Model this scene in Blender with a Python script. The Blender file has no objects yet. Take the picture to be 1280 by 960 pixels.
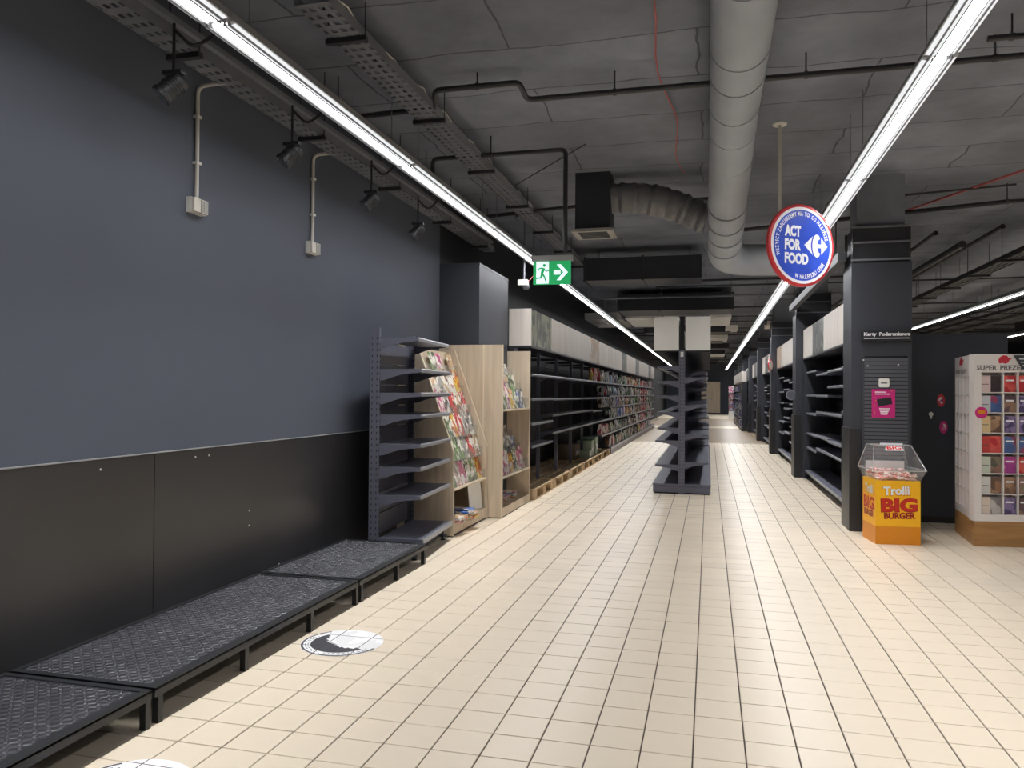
import bpy, math, random
from mathutils import Matrix, Vector

random.seed(7)
PI = math.pi
scene = bpy.context.scene
col = scene.collection

# ------------------------------------------------------------------ camera
FPX = 966.0
cam_data = bpy.data.cameras.new('camera')
cam_data.sensor_fit = 'HORIZONTAL'
cam_data.sensor_width = 36.0
cam_data.lens = FPX / 1280.0 * 36.0
cam_data.clip_start = 0.05
cam_data.clip_end = 200
cam = bpy.data.objects.new('camera', cam_data)
col.objects.link(cam)
YAW, PITCH, ROLL = 0.24991, 0.011675, math.radians(0.4)
cam.matrix_world = (Matrix.Translation((0, 0, 1.404)) @ Matrix.Rotation(YAW, 4, 'Z') @ Matrix.Rotation(PITCH, 4, 'X')
                    @ Matrix.Rotation(PI / 2, 4, 'X') @ Matrix.Rotation(ROLL, 4, 'Z'))
scene.camera = cam

# ------------------------------------------------------------------ world, exposure
world = bpy.data.worlds.new('world')
scene.world = world
world.use_nodes = True
world.node_tree.nodes['Background'].inputs[0].default_value = (0.02, 0.021, 0.024, 1)
vs = scene.view_settings
vs.view_transform = 'Standard'
vs.look = 'None'
vs.exposure = 0.2
vs.gamma = 1.0
vs.use_curve_mapping = False
LAMP = 33.0           # radiance of the visible lenses of the strip lamps
WATT = 12.5          # power of each strip lamp
SPREAD = math.radians(76)   # beam of each strip lamp

# ------------------------------------------------------------------ materials
def lin(c):
    return tuple((x / 12.92 if x <= 0.04045 else ((x + 0.055) / 1.055) ** 2.4) for x in c)

def rgb(r, g, b):
    return lin((r / 255.0, g / 255.0, b / 255.0))

MATS = {}
def mat(name, c, rough=0.5, metal=0.0, var=0.0, vscale=6.0, bump=0.0, bscale=40.0, island=0.0, emit=0.0, stretch=None, spec=0.5, alpha=None):
    m = bpy.data.materials.new(name)
    m.use_nodes = True
    nt = m.node_tree
    p = nt.nodes['Principled BSDF']
    p.inputs['Base Color'].default_value = (*c, 1)
    p.inputs['Roughness'].default_value = rough
    p.inputs['Metallic'].default_value = metal
    p.inputs['Specular IOR Level'].default_value = spec
    if emit:
        p.inputs['Emission Color'].default_value = (*c, 1)
        p.inputs['Emission Strength'].default_value = emit
    if var or bump:
        tc = nt.nodes.new('ShaderNodeTexCoord')
        mp = nt.nodes.new('ShaderNodeMapping')
        if stretch: mp.inputs['Scale'].default_value = stretch
        nt.links.new(tc.outputs['Object'], mp.inputs['Vector'])
    src = None
    if var:
        n = nt.nodes.new('ShaderNodeTexNoise')
        n.inputs['Scale'].default_value = vscale
        n.inputs['Detail'].default_value = 5
        nt.links.new(mp.outputs['Vector'], n.inputs['Vector'])
        r = nt.nodes.new('ShaderNodeMapRange')
        r.inputs['From Min'].default_value = 0.25; r.inputs['From Max'].default_value = 0.75
        r.inputs['To Min'].default_value = 1 - var; r.inputs['To Max'].default_value = 1 + var
        nt.links.new(n.outputs['Fac'], r.inputs['Value'])
        src = r.outputs['Result']
    if island:
        g = nt.nodes.new('ShaderNodeNewGeometry')
        r2 = nt.nodes.new('ShaderNodeMapRange')
        r2.inputs['To Min'].default_value = 1 - island; r2.inputs['To Max'].default_value = 1 + island
        nt.links.new(g.outputs['Random Per Island'], r2.inputs['Value'])
        if src is None: src = r2.outputs['Result']
        else:
            mu = nt.nodes.new('ShaderNodeMath'); mu.operation = 'MULTIPLY'
            nt.links.new(src, mu.inputs[0]); nt.links.new(r2.outputs['Result'], mu.inputs[1])
            src = mu.outputs[0]
    if src is not None:
        mx = nt.nodes.new('ShaderNodeVectorMath'); mx.operation = 'SCALE'
        mx.inputs[0].default_value = c
        nt.links.new(src, mx.inputs['Scale'])
        nt.links.new(mx.outputs['Vector'], p.inputs['Base Color'])
    if bump:
        n2 = nt.nodes.new('ShaderNodeTexNoise')
        n2.inputs['Scale'].default_value = bscale
        n2.inputs['Detail'].default_value = 4
        nt.links.new(mp.outputs['Vector'], n2.inputs['Vector'])
        b = nt.nodes.new('ShaderNodeBump')
        b.inputs['Strength'].default_value = bump
        b.inputs['Distance'].default_value = 0.01
        nt.links.new(n2.outputs['Fac'], b.inputs['Height'])
        nt.links.new(b.outputs['Normal'], p.inputs['Normal'])
    MATS[name] = m
    return m

def wood(name, c1, c2, axis=(9, 9, 0.7), rough=0.45):
    m = bpy.data.materials.new(name); m.use_nodes = True
    nt = m.node_tree; p = nt.nodes['Principled BSDF']
    tc = nt.nodes.new('ShaderNodeTexCoord'); mp = nt.nodes.new('ShaderNodeMapping')
    mp.inputs['Scale'].default_value = axis
    nt.links.new(tc.outputs['Object'], mp.inputs['Vector'])
    n = nt.nodes.new('ShaderNodeTexNoise'); n.inputs['Scale'].default_value = 2.2; n.inputs['Detail'].default_value = 7
    n.inputs['Distortion'].default_value = 0.6
    nt.links.new(mp.outputs['Vector'], n.inputs['Vector'])
    r = nt.nodes.new('ShaderNodeValToRGB')
    r.color_ramp.elements[0].position = 0.3; r.color_ramp.elements[0].color = (*c1, 1)
    r.color_ramp.elements[1].position = 0.7; r.color_ramp.elements[1].color = (*c2, 1)
    nt.links.new(n.outputs['Fac'], r.inputs['Fac'])
    nt.links.new(r.outputs['Color'], p.inputs['Base Color'])
    p.inputs['Roughness'].default_value = rough
    MATS[name] = m
    return m

mat('tile', rgb(220, 206, 185), 0.31, var=0.05, vscale=3.0, island=0.045, bump=0.04, bscale=9.0)
mat('grout', rgb(84, 74, 70), 0.85, var=0.12, vscale=5)
wood('brown_floor', rgb(128, 112, 92), rgb(154, 138, 116), axis=(1.2, 8, 1), rough=0.35)
mat('pale_floor', rgb(214, 202, 180), 0.3, var=0.05, vscale=2)
mat('slate_wall', rgb(88, 93, 104), 0.75, spec=0.25, var=0.05, vscale=0.9, bump=0.06, bscale=60)
mat('slate_column', rgb(58, 61, 69), 0.45, var=0.05, vscale=1.5)
mat('black_board', rgb(46, 45, 47), 0.33, spec=0.8, var=0.18, vscale=1.6, bump=0.05, bscale=30)
mat('guard_black', rgb(42, 42, 45), 0.4, var=0.12, vscale=6, stretch=(6, 6, 0.6))
mat('white_plug', rgb(220, 218, 210), 0.6)
mat('shelf_metal', rgb(98, 99, 112), 0.42, metal=0.0, var=0.05, vscale=8)
mat('shelf_dark', rgb(44, 45, 52), 0.35, var=0.1, vscale=6)
mat('slot_black', rgb(12, 12, 14), 0.7)
mat('steel_lip', rgb(150, 152, 158), 0.35, metal=0.4)
mat('frame_black', rgb(36, 37, 40), 0.45, var=0.1)
mat('deck', rgb(62, 62, 68), 0.42, var=0.35, vscale=3.5, bump=0.1, bscale=60)
mat('deck_base', rgb(34, 34, 37), 0.55, var=0.25, vscale=4)
wood('oak', rgb(190, 173, 150), rgb(214, 198, 175), axis=(7, 7, 0.55))
wood('oak_edge', rgb(216, 202, 178), rgb(228, 214, 190), axis=(7, 7, 0.5))
wood('ash_header', rgb(204, 197, 190), rgb(220, 213, 205), axis=(7, 7, 0.6))
wood('pallet_wood', rgb(184, 156, 122), rgb(212, 186, 150), axis=(6, 1.2, 6), rough=0.8)
wood('plinth_wood', rgb(160, 116, 68), rgb(186, 142, 90), axis=(1.2, 1.2, 12))
mat('cream_board', rgb(244, 243, 239), 0.5, var=0.02)
mat('back_black', rgb(20, 20, 24), 0.6)
mat('pipe_mid', rgb(62, 63, 67), 0.55)
mat('pipe_dark', rgb(46, 46, 50), 0.5, var=0.1, vscale=3)
mat('black_wall', rgb(34, 35, 39), 0.7, var=0.1, vscale=1.0)
mat('tray_metal', rgb(112, 114, 120), 0.5, var=0.1, vscale=5)
mat('duct', rgb(154, 160, 168), 0.6, var=0.08, vscale=4, bump=0.5, bscale=7)
mat('duct_flex', rgb(110, 110, 112), 0.5, var=0.1, vscale=5, bump=1.0, bscale=16)
mat('duct_dark', rgb(46, 48, 54), 0.55, var=0.08)
mat('grille', rgb(150, 148, 142), 0.5)
mat('panel_pale', rgb(244, 240, 232), 0.6, var=0.1, vscale=4)
mat('white_plastic', rgb(216, 214, 208), 0.45)
mat('conduit_white', rgb(196, 192, 184), 0.5)
mat('red_cable', rgb(176, 92, 92), 0.6)
mat('housing', rgb(150, 150, 150), 0.5)
mat('lens_divider', rgb(120, 120, 122), 0.5)
mat('spot_black', rgb(30, 30, 33), 0.45)
mat('glass_lens', rgb(90, 92, 96), 0.15)
mat('sign_red', rgb(206, 52, 60), 0.4)
mat('sign_white', rgb(240, 240, 245), 0.4)
mat('sign_blue', rgb(52, 84, 200), 0.35, var=0.25, vscale=5)
mat('text_white', rgb(245, 245, 248), 0.5)
mat('pink', rgb(206, 40, 128), 0.4, var=0.06)
mat('bin_yellow', rgb(255, 192, 24), 0.4)
mat('bin_orange', rgb(226, 142, 22), 0.4)
mat('bin_red', rgb(206, 44, 30), 0.4)
mat('bin_outline', rgb(150, 24, 20), 0.5)
mat('display_white', rgb(232, 226, 222), 0.4)
mat('print_grey', rgb(98, 92, 94), 0.6)
mat('print_red', rgb(198, 42, 60), 0.5)
mat('peg_grey', rgb(86, 88, 95), 0.5, var=0.04)
mat('peg_line', rgb(60, 62, 68), 0.6)
mat('paper_white', rgb(236, 234, 228), 0.6)
mat('carton_brown', rgb(120, 104, 86), 0.7, var=0.1)
mat('carton_green', rgb(158, 172, 154), 0.6, var=0.05)
mat('carton_teal', rgb(36, 92, 74), 0.6)
mat('exit_green', rgb(30, 160, 92), 0.4, emit=0.55)
mat('exit_white', rgb(225, 240, 245), 0.4, emit=0.75)

# strip lamp lens: it gives off the light
m = bpy.data.materials.new('lamp_lens'); m.use_nodes = True
nt = m.node_tree; nt.nodes.clear()
em = nt.nodes.new('ShaderNodeEmission'); em.inputs[0].default_value = (0.985, 0.988, 1.0, 1); em.inputs[1].default_value = LAMP
ou = nt.nodes.new('ShaderNodeOutputMaterial'); nt.links.new(em.outputs[0], ou.inputs[0])
MATS['lamp_lens'] = m
m2_ = m.copy(); m2_.name = 'lamp_side'; m2_.node_tree.nodes['Emission'].inputs[1].default_value = 0.8; MATS['lamp_side'] = m2_

# clear plastic
def clear(name, tint, mixv):
    m = bpy.data.materials.new(name); m.use_nodes = True
    nt = m.node_tree; nt.nodes.clear()
    tr = nt.nodes.new('ShaderNodeBsdfTransparent'); tr.inputs[0].default_value = (*tint, 1)
    gl = nt.nodes.new('ShaderNodeBsdfGlossy'); gl.inputs['Roughness'].default_value = 0.12
    df = nt.nodes.new('ShaderNodeBsdfDiffuse'); df.inputs[0].default_value = (0.8, 0.8, 0.8, 1)
    m1 = nt.nodes.new('ShaderNodeMixShader'); m1.inputs[0].default_value = 0.35
    nt.links.new(gl.outputs[0], m1.inputs[1]); nt.links.new(df.outputs[0], m1.inputs[2])
    m2 = nt.nodes.new('ShaderNodeMixShader'); m2.inputs[0].default_value = mixv
    nt.links.new(tr.outputs[0], m2.inputs[1]); nt.links.new(m1.outputs[0], m2.inputs[2])
    o = nt.nodes.new('ShaderNodeOutputMaterial'); nt.links.new(m2.outputs[0], o.inputs[0])
    MATS[name] = m
clear('clear_plastic', (0.97, 0.98, 0.98), 0.16)
clear('clear_edge', (0.9, 0.92, 0.92), 0.5)

# concrete ceiling: sheets of formwork leave lines, plus stains
m = mat('concrete', rgb(122, 127, 138), 0.85)
nt = m.node_tree; p = nt.nodes['Principled BSDF']
tc = nt.nodes.new('ShaderNodeTexCoord')
nz = nt.nodes.new('ShaderNodeTexNoise'); nz.inputs['Scale'].default_value = 0.9; nz.inputs['Detail'].default_value = 9; nz.inputs['Roughness'].default_value = 0.62
nt.links.new(tc.outputs['Object'], nz.inputs['Vector'])
nd = nt.nodes.new('ShaderNodeTexNoise'); nd.inputs['Scale'].default_value = 2.0; nd.inputs['Detail'].default_value = 6
nt.links.new(tc.outputs['Object'], nd.inputs['Vector'])
va = nt.nodes.new('ShaderNodeVectorMath'); va.operation = 'MULTIPLY_ADD'
va.inputs[1].default_value = (0.16, 0.16, 0)
nt.links.new(nd.outputs['Color'], va.inputs[0]); nt.links.new(tc.outputs['Object'], va.inputs[2])
br = nt.nodes.new('ShaderNodeTexBrick')
br.inputs['Scale'].default_value = 1.0; br.inputs['Mortar Size'].default_value = 0.009; br.inputs['Mortar Smooth'].default_value = 0.4
br.inputs['Brick Width'].default_value = 2.4; br.inputs['Row Height'].default_value = 0.72
br.inputs['Color1'].default_value = (1, 1, 1, 1); br.inputs['Color2'].default_value = (0.86, 0.86, 0.86, 1); br.inputs['Mortar'].default_value = (0.42, 0.42, 0.42, 1)
nt.links.new(va.outputs[0], br.inputs['Vector'])
rm = nt.nodes.new('ShaderNodeMapRange'); rm.inputs['From Min'].default_value = 0.3; rm.inputs['From Max'].default_value = 0.7
rm.inputs['To Min'].default_value = 0.60; rm.inputs['To Max'].default_value = 1.28
nt.links.new(nz.outputs['Fac'], rm.inputs['Value'])
s1 = nt.nodes.new('ShaderNodeVectorMath'); s1.operation = 'SCALE'; s1.inputs[0].default_value = rgb(122, 127, 138)
nt.links.new(rm.outputs['Result'], s1.inputs['Scale'])
s2 = nt.nodes.new('ShaderNodeVectorMath'); s2.operation = 'MULTIPLY'
nt.links.new(s1.outputs[0], s2.inputs[0]); nt.links.new(br.outputs['Color'], s2.inputs[1])
nt.links.new(s2.outputs[0], p.inputs['Base Color'])
bp = nt.nodes.new('ShaderNodeBump'); bp.inputs['Strength'].default_value = 0.5; bp.inputs['Distance'].default_value = 0.02
ad = nt.nodes.new('ShaderNodeMath'); ad.operation = 'ADD'
nt.links.new(nz.outputs['Fac'], ad.inputs[0]); nt.links.new(br.outputs['Fac'], ad.inputs[1])
nt.links.new(ad.outputs[0], bp.inputs['Height']); nt.links.new(bp.outputs['Normal'], p.inputs['Normal'])

# printed picture (blotches of a few colours on flat print)
def printed(name, c0, c1, c2, scale=14.0, rough=0.35, interp='CONSTANT'):
    m = bpy.data.materials.new(name); m.use_nodes = True
    nt = m.node_tree; p = nt.nodes['Principled BSDF']
    tc = nt.nodes.new('ShaderNodeTexCoord')
    oi = nt.nodes.new('ShaderNodeObjectInfo')
    mu = nt.nodes.new('ShaderNodeVectorMath'); mu.operation = 'SCALE'; mu.inputs[0].default_value = (17.3, 9.1, 23.7)
    nt.links.new(oi.outputs['Random'], mu.inputs['Scale'])
    av = nt.nodes.new('ShaderNodeVectorMath'); av.operation = 'ADD'
    nt.links.new(tc.outputs['Object'], av.inputs[0]); nt.links.new(mu.outputs[0], av.inputs[1])
    vo = nt.nodes.new('ShaderNodeTexVoronoi'); vo.inputs['Scale'].default_value = scale
    nt.links.new(av.outputs[0], vo.inputs['Vector'])
    no = nt.nodes.new('ShaderNodeTexNoise'); no.inputs['Scale'].default_value = scale * 0.8; no.inputs['Detail'].default_value = 3
    nt.links.new(av.outputs[0], no.inputs['Vector'])
    sp = nt.nodes.new('ShaderNodeSeparateColor'); nt.links.new(vo.outputs['Color'], sp.inputs[0])
    mm = nt.nodes.new('ShaderNodeMath'); mm.operation = 'MULTIPLY_ADD'; mm.inputs[1].default_value = 0.55
    nt.links.new(sp.outputs[0], mm.inputs[0])
    m3 = nt.nodes.new('ShaderNodeMath'); m3.operation = 'MULTIPLY'; m3.inputs[1].default_value = 0.45
    nt.links.new(no.outputs['Fac'], m3.inputs[0]); nt.links.new(m3.outputs[0], mm.inputs[2])
    r = nt.nodes.new('ShaderNodeValToRGB'); r.color_ramp.interpolation = interp
    e = r.color_ramp.elements
    e[0].position = 0; e[0].color = (*c0, 1); e[1].position = 0.42; e[1].color = (*c1, 1)
    x = e.new(0.62); x.color = (*c2, 1)
    nt.links.new(mm.outputs[0], r.inputs['Fac']); nt.links.new(r.outputs['Color'], p.inputs['Base Color'])
    p.inputs['Roughness'].default_value = rough
    MATS[name] = m

W_ = rgb(232, 228, 220)
COVERS = {
    'red': (rgb(196, 48, 52), W_, rgb(120, 60, 54)), 'yellow': (rgb(226, 190, 60), rgb(190, 90, 50), W_),
    'blue': (rgb(70, 110, 180), W_, rgb(60, 70, 110)), 'pink': (rgb(216, 130, 160), W_, rgb(176, 60, 120)),
    'green': (rgb(120, 150, 90), W_, rgb(70, 84, 66)), 'grey': (rgb(150, 148, 146), W_, rgb(80, 78, 80)),
    'tan': (rgb(198, 168, 132), W_, rgb(120, 90, 76)), 'white': (W_, rgb(176, 168, 160), rgb(200, 120, 110))}
for k, (a, b, c) in COVERS.items(): printed('cover_' + k, a, b, c, 16)
PRODS = {
    'white': (rgb(226, 224, 220), rgb(160, 160, 165), rgb(70, 74, 84)), 'black': (rgb(36, 36, 40), rgb(150, 150, 150), rgb(70, 70, 76)),
    'red': (rgb(186, 34, 40), rgb(222, 190, 186), rgb(120, 24, 30)), 'blue': (rgb(60, 104, 180), W_, rgb(150, 190, 220)),
    'lilac': (rgb(136, 120, 190), W_, rgb(90, 80, 140)), 'orange': (rgb(200, 128, 60), rgb(226, 200, 160), rgb(150, 80, 44)),
    'green': (rgb(70, 140, 80), W_, rgb(40, 84, 54)), 'brown': (rgb(126, 96, 76), rgb(196, 180, 160), rgb(70, 54, 46)),
    'pink': (rgb(218, 150, 160), W_, rgb(190, 90, 110)), 'yellow': (rgb(214, 190, 90), W_, rgb(180, 140, 60))}
for k, (a, b, c) in PRODS.items(): printed('prod_' + k, a, b, c, 12)
printed('print_still', rgb(74, 76, 76), rgb(92, 94, 90), rgb(150, 152, 132), 9, interp='EASE')
printed('print_warm', rgb(176, 166, 154), rgb(190, 182, 172), rgb(182, 150, 120), 6, interp='EASE')
printed('print_dusk', rgb(96, 98, 98), rgb(84, 86, 86), rgb(126, 128, 124), 9, interp='EASE')
printed('candy', rgb(232, 196, 190), rgb(226, 130, 120), rgb(240, 226, 214), 40)
printed('decal_worn', rgb(236, 236, 236), rgb(240, 240, 240), rgb(226, 226, 226), 9)
mat('decal_black', rgb(62, 62, 68), 0.5, var=0.2, vscale=12)

# ------------------------------------------------------------------ mesh helpers
class MB:
    def __init__(s): s.v = []; s.f = []
    def add(s, vs, fs, M=None):
        o = len(s.v)
        s.v += [tuple(M @ Vector(v)) for v in vs] if M is not None else [tuple(v) for v in vs]
        s.f += [tuple(i + o for i in f) for f in fs]
        return s
    def box(s, x0, x1, y0, y1, z0, z1, M=None):
        if x0 > x1: x0, x1 = x1, x0
        if y0 > y1: y0, y1 = y1, y0
        if z0 > z1: z0, z1 = z1, z0
        return s.add([(x0, y0, z0), (x1, y0, z0), (x1, y1, z0), (x0, y1, z0), (x0, y0, z1), (x1, y0, z1), (x1, y1, z1), (x0, y1, z1)],
                     [(0, 3, 2, 1), (4, 5, 6, 7), (0, 1, 5, 4), (1, 2, 6, 5), (2, 3, 7, 6), (3, 0, 4, 7)], M)
    def bbox(s, x0, x1, y0, y1, z0, z1, b=0.004, M=None):
        # box with its top edges chamfered
        return s.add([(x0, y0, z0), (x1, y0, z0), (x1, y1, z0), (x0, y1, z0),
                      (x0, y0, z1 - b), (x1, y0, z1 - b), (x1, y1, z1 - b), (x0, y1, z1 - b),
                      (x0 + b, y0 + b, z1), (x1 - b, y0 + b, z1), (x1 - b, y1 - b, z1), (x0 + b, y1 - b, z1)],
                     [(0, 3, 2, 1), (0, 1, 5, 4), (1, 2, 6, 5), (2, 3, 7, 6), (3, 0, 4, 7),
                      (4, 5, 9, 8), (5, 6, 10, 9), (6, 7, 11, 10), (7, 4, 8, 11), (8, 9, 10, 11)], M)
    def prism(s, poly, axis, a, b, M=None):
        # polygon in the other two axes (x,z for y; x,y for z; y,z for x), extruded a..b
        n = len(poly)
        def P(q, t):
            return {'x': (t, q[0], q[1]), 'y': (q[0], t, q[1]), 'z': (q[0], q[1], t)}[axis]
        vs = [P(q, a) for q in poly] + [P(q, b) for q in poly]
        fs = [tuple(range(n)), tuple(range(2 * n - 1, n - 1, -1))] + [(i, i + n, (i + 1) % n + n, (i + 1) % n) for i in range(n)]
        ar = sum(poly[i][0] * poly[(i + 1) % n][1] - poly[(i + 1) % n][0] * poly[i][1] for i in range(n))
        flip = (ar > 0) == (b > a)
        if axis == 'y': flip = not flip
        if not flip: fs = [tuple(reversed(f)) for f in fs]
        return s.add(vs, fs, M)
    def tube(s, pts, r, n=8, M=None, caps=True):
        pts = [Vector(p) for p in pts]
        rs = r if isinstance(r, (list, tuple)) else [r] * len(pts)
        d0 = (pts[1] - pts[0]).normalized()
        up = Vector((0, 0, 1)) if abs(d0.z) < 0.9 else Vector((1, 0, 0))
        side = d0.cross(up).normalized()
        vs = []
        for i, p in enumerate(pts):
            if i == 0: d = d0
            elif i == len(pts) - 1: d = (pts[i] - pts[i - 1]).normalized()
            else: d = ((pts[i] - pts[i - 1]).normalized() + (pts[i + 1] - pts[i]).normalized()).normalized()
            side = (side - d * side.dot(d)).normalized()
            u = d.cross(side)
            for k in range(n):
                a = 2 * PI * k / n
                vs.append(p + (side * math.cos(a) + u * math.sin(a)) * rs[i])
        fs = []
        for i in range(len(pts) - 1):
            for k in range(n):
                a, b = i * n + k, i * n + (k + 1) % n
                fs.append((a, b, b + n, a + n))
        if caps:
            fs.append(tuple(range(n - 1, -1, -1)))
            fs.append(tuple(range((len(pts) - 1) * n, len(pts) * n)))
        return s.add(vs, fs, M)
    def lathe(s, prof, n=14, M=None):
        vs = []; fs = []
        for (r, z) in prof:
            for k in range(n):
                a = 2 * PI * k / n
                vs.append((r * math.cos(a), r * math.sin(a), z))
        for i in range(len(prof) - 1):
            for k in range(n):
                a, b = i * n + k, i * n + (k + 1) % n
                fs.append((a, b, b + n, a + n))
        fs.append(tuple(range(n - 1, -1, -1)))
        fs.append(tuple(range((len(prof) - 1) * n, len(prof) * n)))
        return s.add(vs, fs, M)
    def mesh(s, name, mname, smooth=False):
        me = bpy.data.meshes.new(name)
        me.from_pydata(s.v, [], s.f)
        me.materials.append(MATS[mname])
        if smooth:
            me.polygons.foreach_set('use_smooth', [True] * len(me.polygons))
            try: me.set_sharp_from_angle(angle=math.radians(40))
            except Exception: pass
        me.update()
        return me
    def build(s, name, mname, parent=None, loc=(0, 0, 0), smooth=False):
        return put(name, s.mesh(name, mname, smooth), parent, loc)

def put(name, me, parent=None, loc=(0, 0, 0), rot=None):
    o = bpy.data.objects.new(name, me)
    col.objects.link(o)
    o.location = loc
    if rot: o.rotation_euler = rot
    if parent: o.parent = parent
    return o

def tag(o, label, cat, group=None):
    o['label'] = label; o['category'] = cat
    if group: o['group'] = group
    return o

def thing(name, label, cat, loc=(0, 0, 0), rotz=0.0, group=None):
    o = bpy.data.objects.new(name, None)
    col.objects.link(o)
    o.empty_display_size = 0.1
    o.location = loc; o.rotation_euler = (0, 0, rotz)
    return tag(o, label, cat, group)

def struct(o):
    o['kind'] = 'structure'
    return o

def stuff(o):
    o['kind'] = 'stuff'
    return o

CHILD = {}
def copy_tree(o, parent=None):
    c = o.copy(); col.objects.link(c)
    if parent: c.parent = parent
    for ch in list(o.children):
        copy_tree(ch, c)
    return c

ORD = ['first', 'second', 'third', 'fourth', 'fifth', 'sixth', 'seventh', 'eighth', 'ninth', 'tenth', 'eleventh', 'twelfth',
       'thirteenth', 'fourteenth', 'fifteenth', 'sixteenth', 'seventeenth', 'eighteenth', 'nineteenth', 'twentieth']
def od(i):
    return ORD[i] if i < len(ORD) else str(i + 1) + 'th'

def rounded(pts, r=0.06, k=4):
    # round the corners of a polyline
    pts = [Vector(p) for p in pts]
    out = [pts[0]]
    for i in range(1, len(pts) - 1):
        a = (pts[i - 1] - pts[i]); b = (pts[i + 1] - pts[i])
        rr = min(r, a.length * 0.45, b.length * 0.45)
        p0 = pts[i] + a.normalized() * rr; p1 = pts[i] + b.normalized() * rr
        for j in range(k + 1):
            t = j / k
            out.append(p0 * (1 - t) ** 2 + pts[i] * 2 * t * (1 - t) + p1 * t * t)
    out.append(pts[-1])
    return out

# flat lettering: outline of the built-in font turned into mesh faces
_tc = {}
def glyphs(txt, bold=0.0):
    key = (txt, bold)
    if key in _tc: return _tc[key]
    cu = bpy.data.curves.new('lettering', 'FONT')
    cu.body = txt; cu.size = 1.0; cu.offset = bold; cu.resolution_u = 3
    ob = bpy.data.objects.new('lettering', cu)
    col.objects.link(ob)
    dg = bpy.context.evaluated_depsgraph_get()
    me = bpy.data.meshes.new_from_object(ob.evaluated_get(dg))
    vs = [(v.co.x, v.co.y) for v in me.vertices]
    fs = [tuple(p.vertices) for p in me.polygons]
    bpy.data.objects.remove(ob); bpy.data.curves.remove(cu); bpy.data.meshes.remove(me)
    x0 = min(v[0] for v in vs); x1 = max(v[0] for v in vs); y0 = min(v[1] for v in vs); y1 = max(v[1] for v in vs)
    _tc[key] = (vs, fs, x0, x1, y0, y1)
    return _tc[key]

def letters(mb, txt, cx, cz, w, h, y, bold=0.02, M=None, rot=0.0):
    # writes txt into the box w x h centred on (cx,cz) in the plane y = const, read from -y
    vs, fs, x0, x1, y0, y1 = glyphs(txt, bold)
    c, s = math.cos(rot), math.sin(rot)
    out = []
    for (a, b) in vs:
        a = ((a - x0) / (x1 - x0) - 0.5) * w; b = ((b - y0) / (y1 - y0) - 0.5) * h
        out.append((cx + a * c - b * s, y, cz + a * s + b * c))
    mb.add(out, fs, M)
    return mb

def ring_letters(mb, txt, R, h, a0, a1, y, bold=0.015, inside=False):
    # letters along a circle, from angle a0 to a1 (degrees, clockwise from top)
    ws = []
    for ch in txt:
        if ch == ' ': ws.append(0.45)
        else:
            g = glyphs(ch, bold); ws.append(g[3] - g[2] + 0.12)
    tot = sum(ws); t = 0
    for ch, w in zip(txt, ws):
        mid = (t + w / 2) / tot; t += w
        if ch == ' ': continue
        a = math.radians(a0 + (a1 - a0) * mid)
        gw = (w - 0.12) / tot * abs(math.radians(a1 - a0)) * R
        g = glyphs(ch, bold)
        hh = h * ((g[5] - g[4]) / 0.73 if ch in '.,' else 1.0)
        R2 = R - (h - hh) / 2 * (-1 if inside else 1)
        letters(mb, ch, R2 * math.sin(a), R2 * math.cos(a), gw, hh, y, bold, rot=(-a + PI if inside else -a))
    return mb

# ================================================================== THE SETTING
CEIL = 3.70
WALLX = -3.02
YF = 57.0

# ---- floor: grout bed, separate tiles, brown floor far behind
fl = struct(MB().box(-3.2, 16, -5, 23.2, -0.12, -0.006).build('floor', 'grout'))
T = 0.2
GX, GY = -0.857, 3.487        # one grout crossing
ix0, ix1 = -11, 62
iy0, iy1 = -20, 98
tile_me = MB().bbox(0.003, T - 0.003, 0.003, T - 0.003, -0.006, 0.0, 0.0016).mesh('tile', 'tile')
cand = []
camM = cam.matrix_world.inverted()
for i in range(ix0, ix1):
    for j in range(iy0, iy1):
        x, y = GX + i * T, GY + j * T
        c = camM @ Vector((x + T / 2, y + T / 2, 0))
        if c.z > -1.2: continue
        u, v = 640 + FPX * c.x / -c.z, 480 - FPX * c.y / -c.z
        if -40 < u < 1320 and v < 1010 and x > -2.35: cand.append((-c.z, i, j))
cand.sort()
single = set((i, j) for _, i, j in cand[:300])
field = MB()
for i in range(ix0, ix1):
    for j in range(iy0, iy1):
        x, y = GX + i * T, GY + j * T
        if (i, j) in single:
            put('tile', tile_me, fl, (x, y, random.uniform(-0.0006, 0.0006)))
        elif y < 23.1 and -3.1 < x:
            d = random.uniform(-0.0006, 0.0006)
            g = 0.003 if y < 12 else 0.0036
            if y < 9: field.bbox(x + g, x + T - g, y + g, y + T - g, -0.006, d, 0.0016)
            else:
                field.add([(x + g, y + g, d), (x + T - g, y + g, d), (x + T - g, y + T - g, d), (x + g, y + T - g, d)], [(0, 1, 2, 3)])
stuff(field.build('tile_field', 'tile', fl))
struct(MB().box(-3.2, 16, 23.2, 33.2, -0.12, 0.0).build('floor_far', 'brown_floor'))
struct(MB().box(-3.2, 16, 33.2, 35.2, -0.12, 0.0).build('floor_strip', 'pale_floor'))
struct(MB().box(-3.2, 16, 35.2, 46.0, -0.12, 0.0).build('floor_rear', 'brown_floor'))
struct(MB().box(-3.2, 16, 46.0, YF, -0.12, 0.0).build('floor_end', 'pale_floor'))
struct(MB().box(-3.1, 16, 23.17, 23.30, 0.0, 0.003).build('trim_1', 'pale_floor'))

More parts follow.
